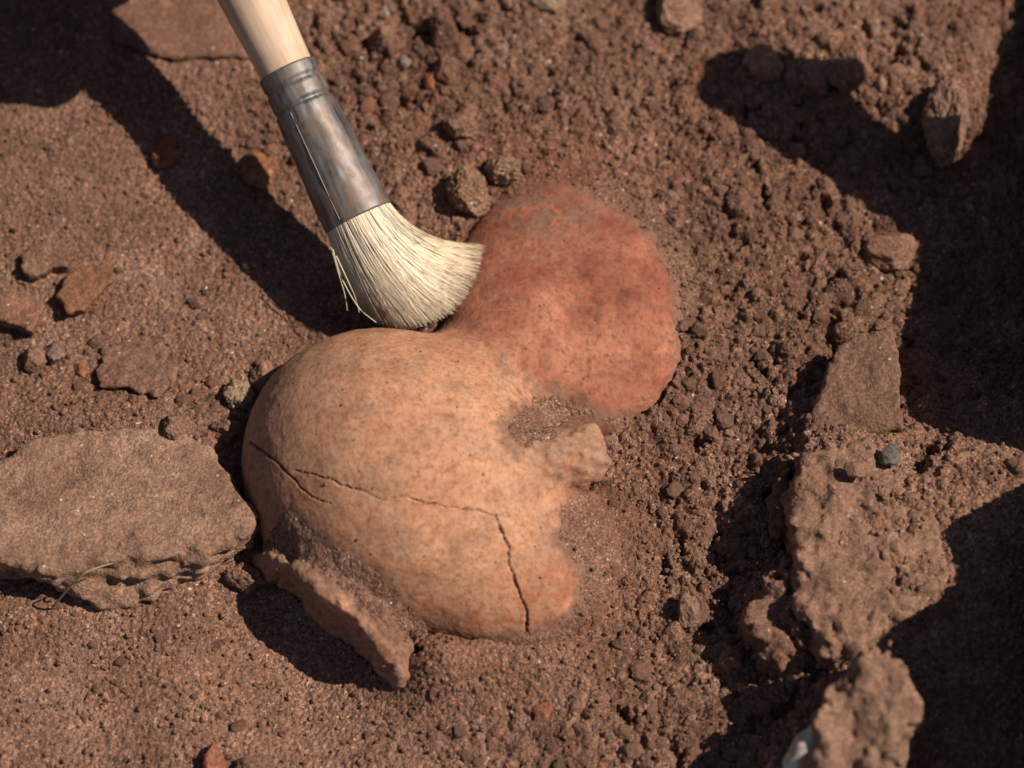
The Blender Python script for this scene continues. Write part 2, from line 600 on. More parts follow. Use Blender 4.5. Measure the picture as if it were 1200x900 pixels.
m, nt, b = new_mat('steel')
tc = nt.nodes.new('ShaderNodeTexCoord')
n1 = nd(nt, 'ShaderNodeTexNoise', Scale=200.0, Detail=4.0); nt.links.new(tc.outputs['Object'], n1.inputs['Vector'])
nt.links.new(ramp(nt, n1.outputs['Fac'], [(0.35, (0.25, 0.22, 0.2)), (0.7, (0.5, 0.48, 0.46))]).outputs[0], b.inputs['Base Color'])
b.inputs['Metallic'].default_value = 0.9
b.inputs['Roughness'].default_value = 0.4
M['steel'] = m

m, nt, b = new_mat('dry_straw')
tc = nt.nodes.new('ShaderNodeTexCoord')
n1 = nd(nt, 'ShaderNodeTexNoise', Scale=500.0, Detail=3.0); nt.links.new(tc.outputs['Object'], n1.inputs['Vector'])
nt.links.new(ramp(nt, n1.outputs['Fac'], [(0.3, (0.28, 0.17, 0.09)), (0.7, (0.48, 0.33, 0.19))]).outputs[0], b.inputs['Base Color'])
b.inputs['Roughness'].default_value = 0.7
M['straw'] = m

m, nt, b = new_mat('bleached_bone')
tc = nt.nodes.new('ShaderNodeTexCoord')
n1 = nd(nt, 'ShaderNodeTexNoise', Scale=160.0, Detail=5.0); nt.links.new(tc.outputs['Object'], n1.inputs['Vector'])
nt.links.new(ramp(nt, n1.outputs['Fac'], [(0.35, (0.30, 0.22, 0.16)), (0.6, (0.62, 0.55, 0.48))]).outputs[0], b.inputs['Base Color'])
b.inputs['Roughness'].default_value = 0.8
M['bone'] = m

# ------------------------------------------------------------------ the vessel's form
B_C = at(473, 566, 0.05)
B_R = np.array([4.75, 5.05, 3.15])
aR = math.radians(47)
B_ROT = np.array([[math.cos(aR), -math.sin(aR), 0], [math.sin(aR), math.cos(aR), 0], [0, 0, 1]])
B_R = np.array([4.3, 5.0, 3.7])
L_C = at(674, 358, 0.05)
L_R = np.array([3.75, 4.4, 1.3])
S_A = at(600, 552, 1.7)
S_B = at(698, 528, 1.5)
RIM_AX = unit((-0.62, -0.72, 0.12))
RIM_E1 = unit(np.cross(RIM_AX, (0, 0, 1.0)))
RIM_E2 = np.cross(RIM_E1, RIM_AX)
RIM_C = at(391, 727, -0.25)


def f_body(p):
    return sd_ell(p, B_C, B_R, B_ROT)


def f_lobe(p):
    return sd_ell(p, L_C, L_R)


def f_stub(p):
    d = sd_cap(p, S_A, S_B, 1.05, 0.86)
    ax = unit(S_B - S_A)
    cut = (p - S_B) @ ax - 0.28
    d = smax(d, cut, 0.35)
    return d - 0.10 * noise3(p * 1.4, 61) - 0.07 * noise3(p * 3.2, 62)


def f_rim(p):
    q = p - RIM_C
    h = q @ RIM_AX
    a, b_ = q @ RIM_E1, q @ RIM_E2
    rad = (np.sqrt((a / 2.95) ** 2 + (b_ / 2.2) ** 2) - 1) * 2.6
    e = np.stack([rad + 0.22, np.abs(h + 0.08) - 0.46 + 0.22], 1)
    d = np.minimum(e.max(1), 0) + np.linalg.norm(np.maximum(e, 0), axis=1) - 0.22
    hole = np.maximum(rad + 0.8, -h + 0.25)          # hollow of the mouth
    return smax(d, -hole, 0.3)


def f_neck(p):
    d = sd_cap(p, RIM_C, B_C + np.array([0, 0, -0.2]), 1.75, 2.5)
    q = p - RIM_C
    h = q @ RIM_AX
    rad = (np.sqrt((q @ RIM_E1 / 2.95) ** 2 + (q @ RIM_E2 / 2.2) ** 2) - 1) * 2.6
    d = smax(d, h + 0.1, 0.1)
    return d


BR_A, BR_B = at(556, 470, 0.0), at(610, 400, -0.35)
BU_C = at(606, 652, 0.0)


def f_bridge(p):
    return sd_cap(p, BR_A, BR_B, 2.0, 1.75)


def f_bulge(p):
    return sd_ell(p, BU_C, np.array([2.9, 3.1, 1.9]))


CR = {
    'a': ([(294, 519), (297, 522), (310, 530), (318, 537), (325, 542), (332, 550), (337, 555), (347, 564), (352, 572), (357, 575), (365, 582), (372, 585), (387, 590)], 2.0, 0.8),
    'b': ([(345, 551), (355, 554), (365, 555), (375, 559), (382, 560), (392, 563), (400, 569), (411, 571), (422, 574), (433, 579), (442, 584), (450, 586), (463, 583), (477, 581), (484, 585), (492, 587), (500, 591), (510, 590), (522, 594), (535, 595), (548, 597), (560, 598), (570, 601), (582, 606)], 1.0, 1.2),
    'c': ([(582, 604), (585, 614), (588, 622), (592, 633), (598, 643), (596, 652), (597, 662), (601, 672), (603, 681), (608, 691), (610, 700), (616, 712), (618, 722), (617, 742)], 1.5, 2.2),
}


def f_plain(p):
    d = smin(f_body(p), f_neck(p), 0.5)
    d = smin(d, f_rim(p), 0.42)
    q = p - RIM_C
    h = q @ RIM_AX
    rad = (np.sqrt((q @ RIM_E1 / 2.95) ** 2 + (q @ RIM_E2 / 2.2) ** 2) - 1) * 2.6
    d = smax(d, -np.maximum(np.maximum(rad + 0.8, -h + 0.25), h - 3), 0.25)
    d = smin(d, f_bulge(p), 0.8)
    d = smin(d, f_bridge(p), 0.7)
    d = smin(d, f_lobe(p), 0.9)
    d = smin(d, f_stub(p), 0.45)
    return d


def f_vessel(p):
    d = f_plain(p)
    d = d - 0.035 * noise3(p * 0.55, 2) - 0.018 * noise3(p * 2.1, 4) - 0.006 * noise3(p * 5.5, 6)
    k = np.nonzero(np.linalg.norm(p - RIM_C, axis=1) < 4.2)[0]
    if len(k):
        pk = p[k]
        rimw = np.exp(-np.maximum(f_rim(pk), 0) / 0.25)
        d[k] -= rimw * (0.22 * noise3(pk * 0.75, 7) + 0.12 * noise3(pk * 1.9, 8) + 0.07 * noise3(pk * 4.2, 10) + 0.04 * np.abs(noise3(pk * 7, 9)))
    return d


def vessel_hit(u, v):
    """where the line of sight through a spot of the picture meets the vessel"""
    d = ray(u, v)
    d = d / np.linalg.norm(d, axis=-1)[:, None]
    t = np.full(len(d), DIST - 9.0)
    for _ in range(60):
        p = CAMP + d * t[:, None]
        t += 0.8 * np.clip(f_vessel(p), -1, 1)
    return CAMP + d * t[:, None]


# ------------------------------------------------------------------ the ground: one sheet, fine inside the picture
DX = 0.035
X0, X1, Y0, Y1 = -16.2, 16.8, -12.2, 13.6
xs = np.arange(X0, X1, DX)
ys = np.arange(Y0, Y1, DX)


def extend(a):
    out, st = [], DX
    p = 0.0
    while p < 3000:
        st *= 1.25
        p += st
        out.append(p)
    out = np.array(out)
    return np.concatenate([a[0] - out[::-1], a, a[-1] + out]), len(out)


XS, NE = extend(xs)
YS, _ = extend(ys)
GX, GY = np.meshgrid(XS, YS, indexing='ij')
NXD, NYD = len(xs), len(ys)


def gauss(U, Vv, cu, cv, su, sv, amp, rot=0.0):
    c, s = math.cos(rot), math.sin(rot)
    du, dv = U - cu, Vv - cv
    a, b_ = du * c + dv * s, -du * s + dv * c
    return amp * np.exp(-0.5 * ((a / su) ** 2 + (b_ / sv) ** 2))


U0, V0 = px(np.stack([GX, GY, np.zeros_like(GX)], -1))
U0 = np.clip(U0, -900, 2100)
V0 = np.clip(V0, -900, 1800)
inner = sstep(900, 300, np.abs(U0 - 600)) * sstep(900, 300, np.abs(V0 - 450))
wob = 26 * fbm2(GX * 0.35, GY * 0.35, 3, 40)
base = 0.35 * fbm2(GX * 0.09, GY * 0.09, 3, 1)
base += gauss(U0, V0, 345, 765, 85, 50, -0.95, 0.6) + gauss(U0, V0, 285, 560, 25, 60, -0.35)
base += 0.9 * sstep(850, 990, U0 + wob) * sstep(330, 520, V0 + wob) + gauss(U0, V0, 1080, 800, 170, 170, 0.35)
base += gauss(U0, V0, 60, 120, 170, 120, 0.35) + gauss(U0, V0, 700, 340, 140, 140, 0.85) + gauss(U0, V0, 130, 500, 150, 22, 0.55)
base += gauss(U0, V0, 480, 70, 130, 90, 0.45) + gauss(U0, V0, 950, 60, 160, 90, 0.5)
base += gauss(U0, V0, 740, 640, 70, 90, -0.25) + gauss(U0, V0, 640, 790, 90, 30, 0.2) + gauss(U0, V0, 572, 772, 80, 22, 0.55) + gauss(U0, V0, 508, 786, 34, 24, 0.75)
BANK = [(918, 512), (960, 506), (1010, 512), (1060, 540), (1100, 522), (1230, 515), (1230, 940), (905, 940), (893, 860), (900, 800), (872, 770), (868, 710), (905, 665), (926, 620), (922, 560)]
bk = poly_dist(U0 + 0.5 * wob, V0 + 0.5 * wob, BANK)
base += 0.75 * sstep(34, -26, bk) + 0.3 * sstep(-10, -60, bk)
# shelf above the slit at the top left
ld, ls = line_dist(U0 + 0.3 * wob, V0 + 0.2 * wob, [(178, 64), (200, 73), (225, 66), (250, 62), (283, 70), (310, 66)])
base += 0.25 * sstep(0, 40, 64 - V0) * sstep(420, 300, U0) - 0.38 * np.exp(-(ld / 5.5) ** 2)
# unseen bank added on the right, its crest shaped to cast the shade
PV = np.array([-400, -60, 0, 30, 90, 150, 185, 200, 230, 262, 275, 300, 340, 370, 392, 420, 465, 495, 517, 530, 545, 560, 578, 600, 622, 640, 668, 690, 712, 735, 760, 785, 815, 860, 905, 1000, 1400], float)
PU = np.array([1190, 1185, 1195, 1182, 1160, 1152, 1128, 1085, 1075, 1068, 1078, 1086, 1080, 1070, 1056, 1052, 1058, 1078, 1120, 1170, 1210, 1205, 1180, 1140, 1100, 1092, 1112, 1112, 1085, 1045, 1015, 995, 990, 1010, 1040, 1060, 1100], float)
PZ = np.interp(PV, [0, 300, 480, 540, 700, 900], [0.3, 0.2, 0.9, 1.8, 2.0, 2.1])
shade_crest_y, shade_crest_h = [], []
for u_, v_, z_ in zip(PU, PV, PZ):
    q = at(u_, v_, z_)
    xb = at(1216, v_, 0)[0] + 0.75
    hgt = max(0.1, (xb - q[0])) / SUNV[0] * SUNV[2]
    shade_crest_y.append(q[1] + hgt * SUNV[1] / SUNV[2])
    shade_crest_h.append(z_ + hgt)
o_ = np.argsort(shade_crest_y)
shade_crest_y, shade_crest_h = np.array(shade_crest_y)[o_], np.array(shade_crest_h)[o_]
H = np.interp(GY, shade_crest_y, shade_crest_h)
H = H + 0.12 * fbm2(GX * 0.9, GY * 0.9, 4, 30)
edge_x = np.interp(GY, at(np.full(9, 1216.), np.linspace(-300, 1300, 9), 0)[::-1, 1], at(np.full(9, 1216.), np.linspace(-300, 1300, 9), 0)[::-1, 0])
far_keep = 0.35 + 0.65 * np.exp(-np.maximum(GX - edge_x - 1.5, 0) / 12.0)
wall = sstep(0.05, 0.75, GX - edge_x) * sstep(60, 30, np.abs(GY))
base = base * (1 - wall) + np.maximum(H, 0) * far_keep * wall
base += 1.5 * fbm2(GX * 0.02, GY * 0.02, 3, 9) * sstep(20, 80, np.hypot(GX, GY))

# zones: how coarse and clumped the soil is
coarse = np.clip(gauss(U0, V0, 480, 70, 110, 90, 1.0) + gauss(U0, V0, 900, 150, 260, 170, 0.75) + gauss(U0, V0, 860, 620, 110, 330, 0.85) + gauss(U0, V0, 1020, 430, 130, 200, 0.6)
                 + gauss(U0, V0, 250, 490, 60, 40, 0.5) + gauss(U0, V0, 640, 870, 120, 45, 0.5), 0, 1)
smooth = np.clip(gauss(U0, V0, 715, 630, 62, 78, 1.0) + gauss(U0, V0, 585, 795, 95, 24, 0.8) + gauss(U0, V0, 660, 200, 90, 25, 0.9) + gauss(U0, V0, 800, 330, 22, 90, 0.8) + gauss(U0, V0, 40, 830, 70, 60, 0.9) + gauss(U0, V0, 150, 300, 120, 70, 0.5) + gauss(U0, V0, 170, 770, 120, 40, 0.45) + gauss(U0, V0, 350, 860, 120, 40, 0.45) + gauss(U0, V0, 60, 200, 90, 60, 0.5) + gauss(U0, V0, 230, 20, 110, 30, 0.7), 0, 1)
amp = inner * (0.16 + 1.25 * coarse) * (1 - 0.75 * smooth)
f_mid = fbm2(GX * 0.8, GY * 0.8, 2, 12)
wx_, wy_ = GX + 0.18 * noise2(GX * 2, GY * 2, 16), GY + 0.18 * noise2(GX * 2, GY * 2, 17)
bil = 0.20 * np.abs(noise2(wx_ * 1.7, wy_ * 1.7, 13)) + 0.13 * np.abs(noise2(wx_ * 3.6, wy_ * 3.6, 14)) + 0.075 * np.abs(noise2(wx_ * 7.5, wy_ * 7.5, 15))
base += amp * (0.12 * f_mid + bil - 0.1)
pits = np.maximum(fbm2(GX * 1.25, GY * 1.25, 3, 21) - 0.42, 0)
base -= amp * coarse * 0.9 * pits
for cr, dep, wd in (([(878, 196), (884, 214), (892, 244)], 0.6, 5), ([(955, 226), (962, 248)], 0.5, 4), ([(874, 424), (888, 446), (896, 462)], 0.5, 4), ([(908, 424), (897, 446)], 0.45, 4), ([(940, 345), (936, 392)], 0.5, 4), ([(982, 366), (974, 402), (968, 426)], 0.7, 7),
                    ([(846, 596), (834, 642), (838, 664)], 0.35, 6), ([(842, 700), (852, 748), (880, 778)], 0.45, 8), ([(905, 585), (915, 640), (930, 672)], 0.8, 10), ([(640, 96), (650, 124)], 0.45, 4), ([(620, 196), (632, 192)], 0.35, 4), ([(528, 40), (540, 76)], 0.6, 6), ([(585, 14), (592, 28)], 0.5, 4),
                    ([(1052, 20), (1048, 80)], 0.6, 9), ([(1075, 100), (1070, 60)], 0.4, 6), ([(726, 838), (735, 850)], 0.5, 6), ([(788, 872), (792, 900)], 0.5, 6), ([(800, 640), (806, 668)], 0.5, 5), ([(780, 656), (784, 680)], 0.5, 5), ([(430, 60), (436, 90)], 0.45, 5), ([(470, 20), (478, 44)], 0.45, 5), ([(980, 760), (920, 830), (880, 860)], 0.7, 12), ([(1078, 548), (1062, 580)], 0.7, 7)):
    d_, _s = line_dist(U0 + 0.35 * wob + 5 * bil * 20 - 12, V0 + 0.3 * wob, cr)
    base -= dep * np.exp(-(d_ / wd) ** 2)

# the vessel lies in the ground: earth is banked against it, cleared where the picture shows clay
VIS = [(470, 376), (400, 385), (340, 412), (305, 455), (285, 500), (272, 560), (280, 610), (300, 636), (268, 650), (255, 690), (290, 745), (380, 805), (468, 836), (484, 800), (490, 760), (505, 750), (530, 744), (548, 749), (580, 746), (605, 739), (622, 741), (640, 735), (655, 724), (668, 712), (676, 696), (682, 680), (674, 660), (664, 646), (650, 630), (657, 612), (655, 598), (668, 580), (690, 572), (706, 560),
       (722, 538), (719, 512), (704, 492), (700, 482), (722, 485), (752, 483), (766, 476), (780, 462), (790, 440), (798, 415), (793, 370), (788, 335), (777, 306), (765, 282), (745, 262), (715, 243), (690, 228), (665, 217), (640, 219), (615, 226), (588, 236), (565, 248), (548, 268), (530, 320), (500, 370)]
DIRT1 = [(588, 498), (600, 482), (625, 466), (648, 456), (668, 468), (690, 474), (706, 488), (698, 496), (676, 494), (658, 505), (648, 518), (632, 524), (608, 526), (592, 514)]
DIRT2 = [(310, 622), (322, 604), (346, 596), (366, 616), (396, 640), (434, 666), (470, 694), (494, 720), (508, 760), (482, 766), (458, 744), (424, 716), (396, 690), (368, 668), (340, 656), (312, 648)]
lo, hi = np.array([-10.2, -11.6, -2.2]), np.array([7.2, 6.6, 3.9])
ix = np.where((XS > lo[0]) & (XS < hi[0]))[0]
iy = np.where((YS > lo[1]) & (YS < hi[1]))[0]
sub = np.ix_(ix, iy)
gx, gy = GX[sub], GY[sub]
shp = gx.shape
st = 3
cgx, cgy = gx[::st, ::st], gy[::st, ::st]
hv = np.full(cgx.shape, 3.9)
for _ in range(34):                       # drop rays straight down onto the vessel
    pts = np.stack([cgx.ravel(), cgy.ravel(), hv.ravel()], 1)
    dd = f_vessel(pts).reshape(cgx.shape)
    hv = np.where(hv > -2.3, hv - np.clip(dd * 0.85, -0.5, 0.6), hv)


def upsample(A, shape):
    i = np.clip(np.arange(shape[0]) / st, 0, A.shape[0] - 1.001)
    j = np.clip(np.arange(shape[1]) / st, 0, A.shape[1] - 1.001)
    i0, j0 = i.astype(int), j.astype(int)
    a, b_ = (i - i0)[:, None], (j - j0)[None, :]
    return (A[np.ix_(i0, j0)] * (1 - a) * (1 - b_) + A[np.ix_(i0 + 1, j0)] * a * (1 - b_) + A[np.ix_(i0, j0 + 1)] * (1 - a) * b_ + A[np.ix_(i0 + 1, j0 + 1)] * a * b_)


HV = upsample(hv, shp)
zb = base[sub]
ref = np.maximum(HV, zb)
uu, vv = px(np.stack([gx, gy, ref], -1))
jit = 3.5 * fbm2(gx * 2.2, gy * 2.2, 3, 51)
pd = poly_dist(uu + jit, vv + jit * 0.8, VIS)
onv = HV > -2.0
lift = HV + 0.0 + 0.03 * fbm2(gx * 2.5, gy * 2.5, 3, 53) + 0.14 * sstep(0, 30, pd)
zn = np.where((pd < 0) & onv & ((HV > zb) | (uu > 500)), np.minimum(zb, HV - 0.25 * sstep(0, -6, pd) - 0.015), zb)
zn = np.where((pd >= 0) & onv & (lift > zb), lift, zn)
dirt = np.minimum(poly_dist(uu + jit, vv + jit, DIRT1), poly_dist(uu + jit, vv + jit, DIRT2))
dz_ = HV + np.clip(-dirt / 16, 0, 1) * np.where(vv > 590, 0.42, 0.10) + 0.05 * fbm2(gx * 2.6, gy * 2.6, 3, 57) - 0.03
fill = np.clip(HV, -0.6, 9)
for _ in range(3):
    for axs in (0, 1):
        cs = np.cumsum(np.pad(fill, [(15, 14) if a == axs else (0, 0) for a in (0, 1)], mode='edge'), axs)
        n_ = fill.shape[axs]
        fill = (np.take(cs, np.arange(28, 28 + n_), axs) - np.take(cs, np.arange(0, n_), axs)) / 28.0
dz_ = np.where(vv > 590, np.maximum(dz_ - 0.28 * np.clip(-dirt / 16, 0, 1), fill + 0.12 + 0.05 * fbm2(gx * 2.6, gy * 2.6, 3, 57)), dz_)
zn = np.where((dirt < 0) & onv, dz_, zn)
base[sub] = zn
# keep loose grains off the clay itself
clear = np.zeros(GX.shape, bool)
clear[sub] = (pd < 3) & (dirt > -3) & onv
smooth[sub] = np.maximum(smooth[sub], np.where(onv & ((dirt < 2) | ((pd > -2) & (pd < 26))), 0.95, 0))

# grains pressed into the surface
sl = (slice(NE, NE + NXD), slice(NE, NE + NYD))
Z = base[sl].copy()
Zs = Z.copy()
T = np.ones(Z.shape + (3,), np.float32)
Ud, Vd, CO, SM, CLR = U0[sl], V0[sl], coarse[sl], smooth[sl], clear[sl]
stamps = {}
for r in (1.5, 2, 2.5, 3, 4, 5, 7, 9, 12):
    lst = []
    n = int(math.ceil(r * 1.35))
    a, b_ = np.meshgrid(np.arange(-n, n + 1), np.arange(-n, n + 1), indexing='ij')
    for k in range(28):
        th = np.arctan2(b_, a)
        rr_ = r * (1 + 0.16 * np.sin(2 * th + RNG.uniform(0, 6.3)) + 0.12 * np.sin(3 * th + RNG.uniform(0, 6.3)) + 0.06 * np.sin(5 * th + RNG.uniform(0, 6.3)))
        q = 1 - (a ** 2 + b_ ** 2) / rr_ ** 2
        hgt = np.where(q > 0, np.sqrt(np.maximum(q, 0)), -9) * r * DX * RNG.uniform(0.55, 0.95)
        hgt = hgt + (a * RNG.normal(0, 0.14) + b_ * RNG.normal(0, 0.14)) * DX
        if r >= 5:
            hgt = hgt + 0.1 * r * DX * noise2(a / r * 2.2, b_ / r * 2.2, k + 60)
        lst.append(hgt.astype(np.float32))
    stamps[r] = (n, lst)
TINTS = np.array([(1, 1, 1), (1.12, 1.1, 1.08), (0.86, 0.85, 0.84), (1.25, 1.22, 1.2), (0.74, 0.72, 0.72), (1.0, 0.95, 0.9), (1.1, 1.0, 0.9), (1.55, 1.6, 1.65), (1.2, 0.95, 0.82), (0.95, 1.0, 1.05)], np.float32)
TP = np.array([0.28, 0.17, 0.16, 0.1, 0.09, 0.08, 0.06, 0.02, 0.01, 0.03])
for r, cnt in ((12, 120), (9, 380), (7, 1100), (5, 4200), (4, 8000), (3, 16000), (2.5, 26000), (2, 36000), (1.5, 20000)):
    n, lst = stamps[r]
    I = RNG.integers(n, NXD - n, cnt)
    J = RNG.integers(n, NYD - n, cnt)
    keep = RNG.random(cnt) < (np.clip((0.015 if r >= 5 else 0.06) + 0.9 * CO[I, J] - 0.7 * SM[I, J], 0.02, 1) if r >= 3 else 1 - 0.5 * SM[I, J])
    keep &= ~CLR[I, J]
    if r >= 2: keep &= SM[I, J] < 0.9
    ks = RNG.integers(0, 28, cnt)
    sink = RNG.uniform(-0.1, 0.75, cnt) * r * DX * 0.7
    ti = RNG.choice(len(TINTS), cnt, p=TP)
    for q in np.nonzero(keep)[0]:
        i, j = I[q], J[q]
        w = (slice(i - n, i + n + 1), slice(j - n, j + n + 1))
        h_ = lst[ks[q]] + (Zs[i, j] - sink[q])
        zz = Z[w]
        up = h_ > zz
        zz[up] = h_[up]
        T[w][up] = TINTS[ti[q]]
wn_ = RNG.normal(0, 1, Z.shape).astype(np.float32)
wn_ = (wn_ + 0.6 * (np.roll(wn_, 1, 0) + np.roll(wn_, 1, 1) + np.roll(np.roll(wn_, 1, 0), 1, 1))) / 1.45
Z += (0.020 * np.abs(noise2(GX[sl] * 11, GY[sl] * 11, 70)) + 0.0125 * wn_) * (1 - 0.55 * SM)
sp_ = np.clip(1 + 0.20 * RNG.normal(0, 1, Z.shape), 0.5, 1.6)
sp_ = np.where(RNG.random(Z.shape) < 0.016, RNG.uniform(1.6, 3.0, Z.shape), sp_).astype(np.float32)  # rare bright grain tints, painted in as glints
T *= sp_[..., None]
base[sl] = Z


def ground_z(x, y):
    i = np.clip((np.asarray(x) - X0) / DX, 0, NXD - 1).astype(int)
    j = np.clip((np.asarray(y) - Y0) / DX, 0, NYD - 1).astype(int)
    return Z[i, j]


def ground_smooth(x, y):
    i = np.clip((np.asarray(x) - X0) / DX, 0, NXD - 1).astype(int)
    j = np.clip((np.asarray(y) - Y0) / DX, 0, NYD - 1).astype(int)
    return Zs[i, j]


def on_ground(u, v):
    """spot on the soil seen at this place of the picture"""
    z = 0.0
    for _ in range(6):
        p = at(u, v, z)
        z = 0.5 * z + 0.5 * float(ground_smooth(p[0], p[1]))
    return at(u, v, z)


# soil's own colour: redder dust brushed off the clay, paler dry crust at lower left, darker damp crumbs
full_T = np.ones(GX.shape + (3,), np.float32)
full_T[sl] = T
red = np.clip(gauss(U0, V0, 660, 205, 100, 30, 0.8) + gauss(U0, V0, 700, 600, 60, 90, 0.35) + gauss(U0, V0, 560, 770, 100, 40, 0.4) + gauss(U0, V0, 520, 300, 60, 90, 0.3), 0, 1)[..., None]
pale = np.clip(gauss(U0, V0, 170, 830, 260, 110, 0.75) + gauss(U0, V0, 230, 20, 120, 40, 0.6) + gauss(U0, V0, 150, 330, 200, 140, 0.35) + gauss(U0, V0, 1020, 640, 100, 130, 0.9), 0, 1)[..., None]
dmp = np.clip(gauss(U0, V0, 480, 70, 120, 90, 0.7) + gauss(U0, V0, 860, 400, 120, 300, 0.45), 0, 1)[..., None]
full_T *= 1 + red * np.array([0.10, -0.10, -0.16])
full_T *= 1 + pale * np.array([0.28, 0.30, 0.32])
full_T *= 1 - dmp * np.array([0.20, 0.21, 0.22])
mott = fbm2(GX * 0.45, GY * 0.45, 3, 80)[..., None]
full_T *= 1 + 0.15 * mott
NX_, NY_ = GX.shape
idx = np.arange(NX_ * NY_).reshape(NX_, NY_)
Q = np.stack([idx[:-1, :-1], idx[1:, :-1], idx[1:, 1:], idx[:-1, 1:]], -1).reshape(-1, 4)
me = make_mesh('ground', np.stack([GX, GY, base], -1).reshape(-1, 3), Q, M['soil'], full_T.reshape(-1, 3))
ground = tag(obj('ground', me), kind='structure')

# ------------------------------------------------------------------ the vessel
V, Q = mesh_sdf(f_vessel, lo, hi, 0.075, 0)
# drop what lies deep in the soil
keepv = (V[:, 2] > -1.9) & (V[:, 2] > ground_smooth(V[:, 0], V[:, 1]) - 0.5)
Q = Q[keepv[Q].all(1)]
used = np.unique(Q)
re = np.full(len(V), -1); re[used] = np.arange(len(used))
V, Q = V[used], re[Q]
V, Q = subdivide(V, Q)
V = newton(f_vessel, V, 0.04, f_plain)
N = vnormals(V, Q)
u, v = px(V)
seen = ((CAMP - V) * N).sum(1) > 0
fb, fl, fs, fr = smin(f_body(V), f_bulge(V), 0.8), smin(f_lobe(V), f_bridge(V) + 0.25, 0.5), f_stub(V), np.minimum(f_rim(V), f_neck(V) + 0.35)
lobew = sstep(-0.5, 0.5, fb - fl - 0.15 + 0.15 * noise3(V * 1.5, 20))[:, None]
rimw = sstep(-0.25, 0.25, fb - fr)[:, None]
lowf = fbm3(V * 0.7, 4, 22)[:, None]
midf = fbm3(V * 2.2, 3, 26)[:, None]
ORANGE, REDC = np.array([0.458, 0.214, 0.117]), np.array([0.288, 0.088, 0.049])
PALER, EARTH = np.array([0.500, 0.252, 0.142]), np.array([0.17, 0.09, 0.058])
col = ORANGE + 0 * V
col = col + (PALER - col) * np.clip(0.5 + 0.8 * lowf, 0, 1) * 0.6
col = col * (1 + 0.10 * midf)
redden = np.clip(gauss(u, v, 665, 690, 34, 42, 1.2) + gauss(u, v, 700, 565, 30, 22, 0.8) + gauss(u, v, 430, 690, 120, 30, 0.45, 0.65) + gauss(u, v, 560, 730, 70, 22, 0.5) + gauss(u, v, 300, 590, 22, 60, 0.6) + gauss(u, v, 350, 590, 60, 80, 0.28) + gauss(u, v, 330, 470, 40, 50, 0.15) + gauss(u, v, 560, 400, 70, 25, 0.3), 0, 1)[:, None]  # reddish stains, with shade painted in by the broad left patch
redden = np.clip(redden * (1 + 0.9 * midf), 0, 0.95)
col = col + (np.array([0.33, 0.115, 0.058]) - col) * redden
lc = REDC * (1 + 0.28 * lowf + 0.2 * midf) + np.array([0.10, 0.055, 0.03]) * np.clip(gauss(u, v, 690, 400, 60, 50, 1.0)[:, None] + 0.5 * lowf, 0, 1)
col = col + (lc - col) * lobew
rc = np.array([0.40, 0.19, 0.105]) * (1 + 0.25 * midf)
rc = rc + (EARTH * np.array([1.2, 1.1, 1.08]) - rc) * np.clip(0.6 + 1.0 * lowf + 0.6 * midf, 0, 0.92)
col = col + (rc - col) * rimw
stubw = sstep(0.0, 0.3, np.minimum(fb, fl) - fs)[:, None]
col = col + (np.array([0.34, 0.19, 0.12]) - col) * stubw * np.clip(0.75 + 1.3 * midf + gauss(u, v, 712, 520, 18, 40, 0.6)[:, None], 0, 1) * 0.8
# dust left by the soil, smears along brush strokes, shade painted on the left
dust_shade = np.clip(0.30 + 0.75 * lowf[:, 0] + 0.45 * fbm3(V * np.array([1.0, 3.2, 2.0]), 3, 37), 0, 1)[:, None]
dust_shade = dust_shade * (0.68 - 0.40 * lobew) + gauss(u, v, 330, 520, 60, 100, 0.42)[:, None]
col = col + (np.array([0.30, 0.165, 0.10]) - col) * np.clip(dust_shade, 0, 0.7)
# earth clinging: in the saddle, along the buried edges, in specks on the lobe
zg = ground_smooth(V[:, 0], V[:, 1])
pdv = poly_dist(u, v, VIS) + 7 * midf[:, 0] + 4 * lowf[:, 0]
cling = np.maximum(sstep(0.22, 0.0, V[:, 2] - zg + 0.12 * midf[:, 0]) * (u < 520), 0.9 * sstep(-9, 3, pdv) * ((u > 530) | (v > 735)))
dd_ = np.minimum(poly_dist(u, v, DIRT1), poly_dist(u, v, DIRT2)) + 10 * midf[:, 0]
cling = np.maximum(cling, 0.85 * sstep(16, -2, dd_))
cling = np.maximum(cling * (u > 330), np.clip(gauss(u, v, 600, 432, 55, 9, 0.75, 0.65) + gauss(u, v, 650, 250, 55, 32, 0.95) + gauss(u, v, 590, 240, 40, 12, 0.7) + gauss(u, v, 545, 300, 14, 50, 0.5), 0, 1) * sstep(-0.25, 0.35, midf[:, 0] + 0.1))
sp = sstep(0.40, 0.62, fbm3(V * 6.5, 2, 33) + 0.25 * lowf[:, 0]) * (0.2 + 0.8 * lobew[:, 0])
cling = np.clip(np.maximum(cling, 0.85 * sp), 0, 1)[:, None]
cling = cling * (1 - 0.6 * stubw)
col = col + (EARTH * 1.05 - col) * cling * 0.88
bumpy = 0.012 * cling[:, 0] * (1 + noise3(V * 8, 41)) + 0.004 * noise3(V * 12, 42)
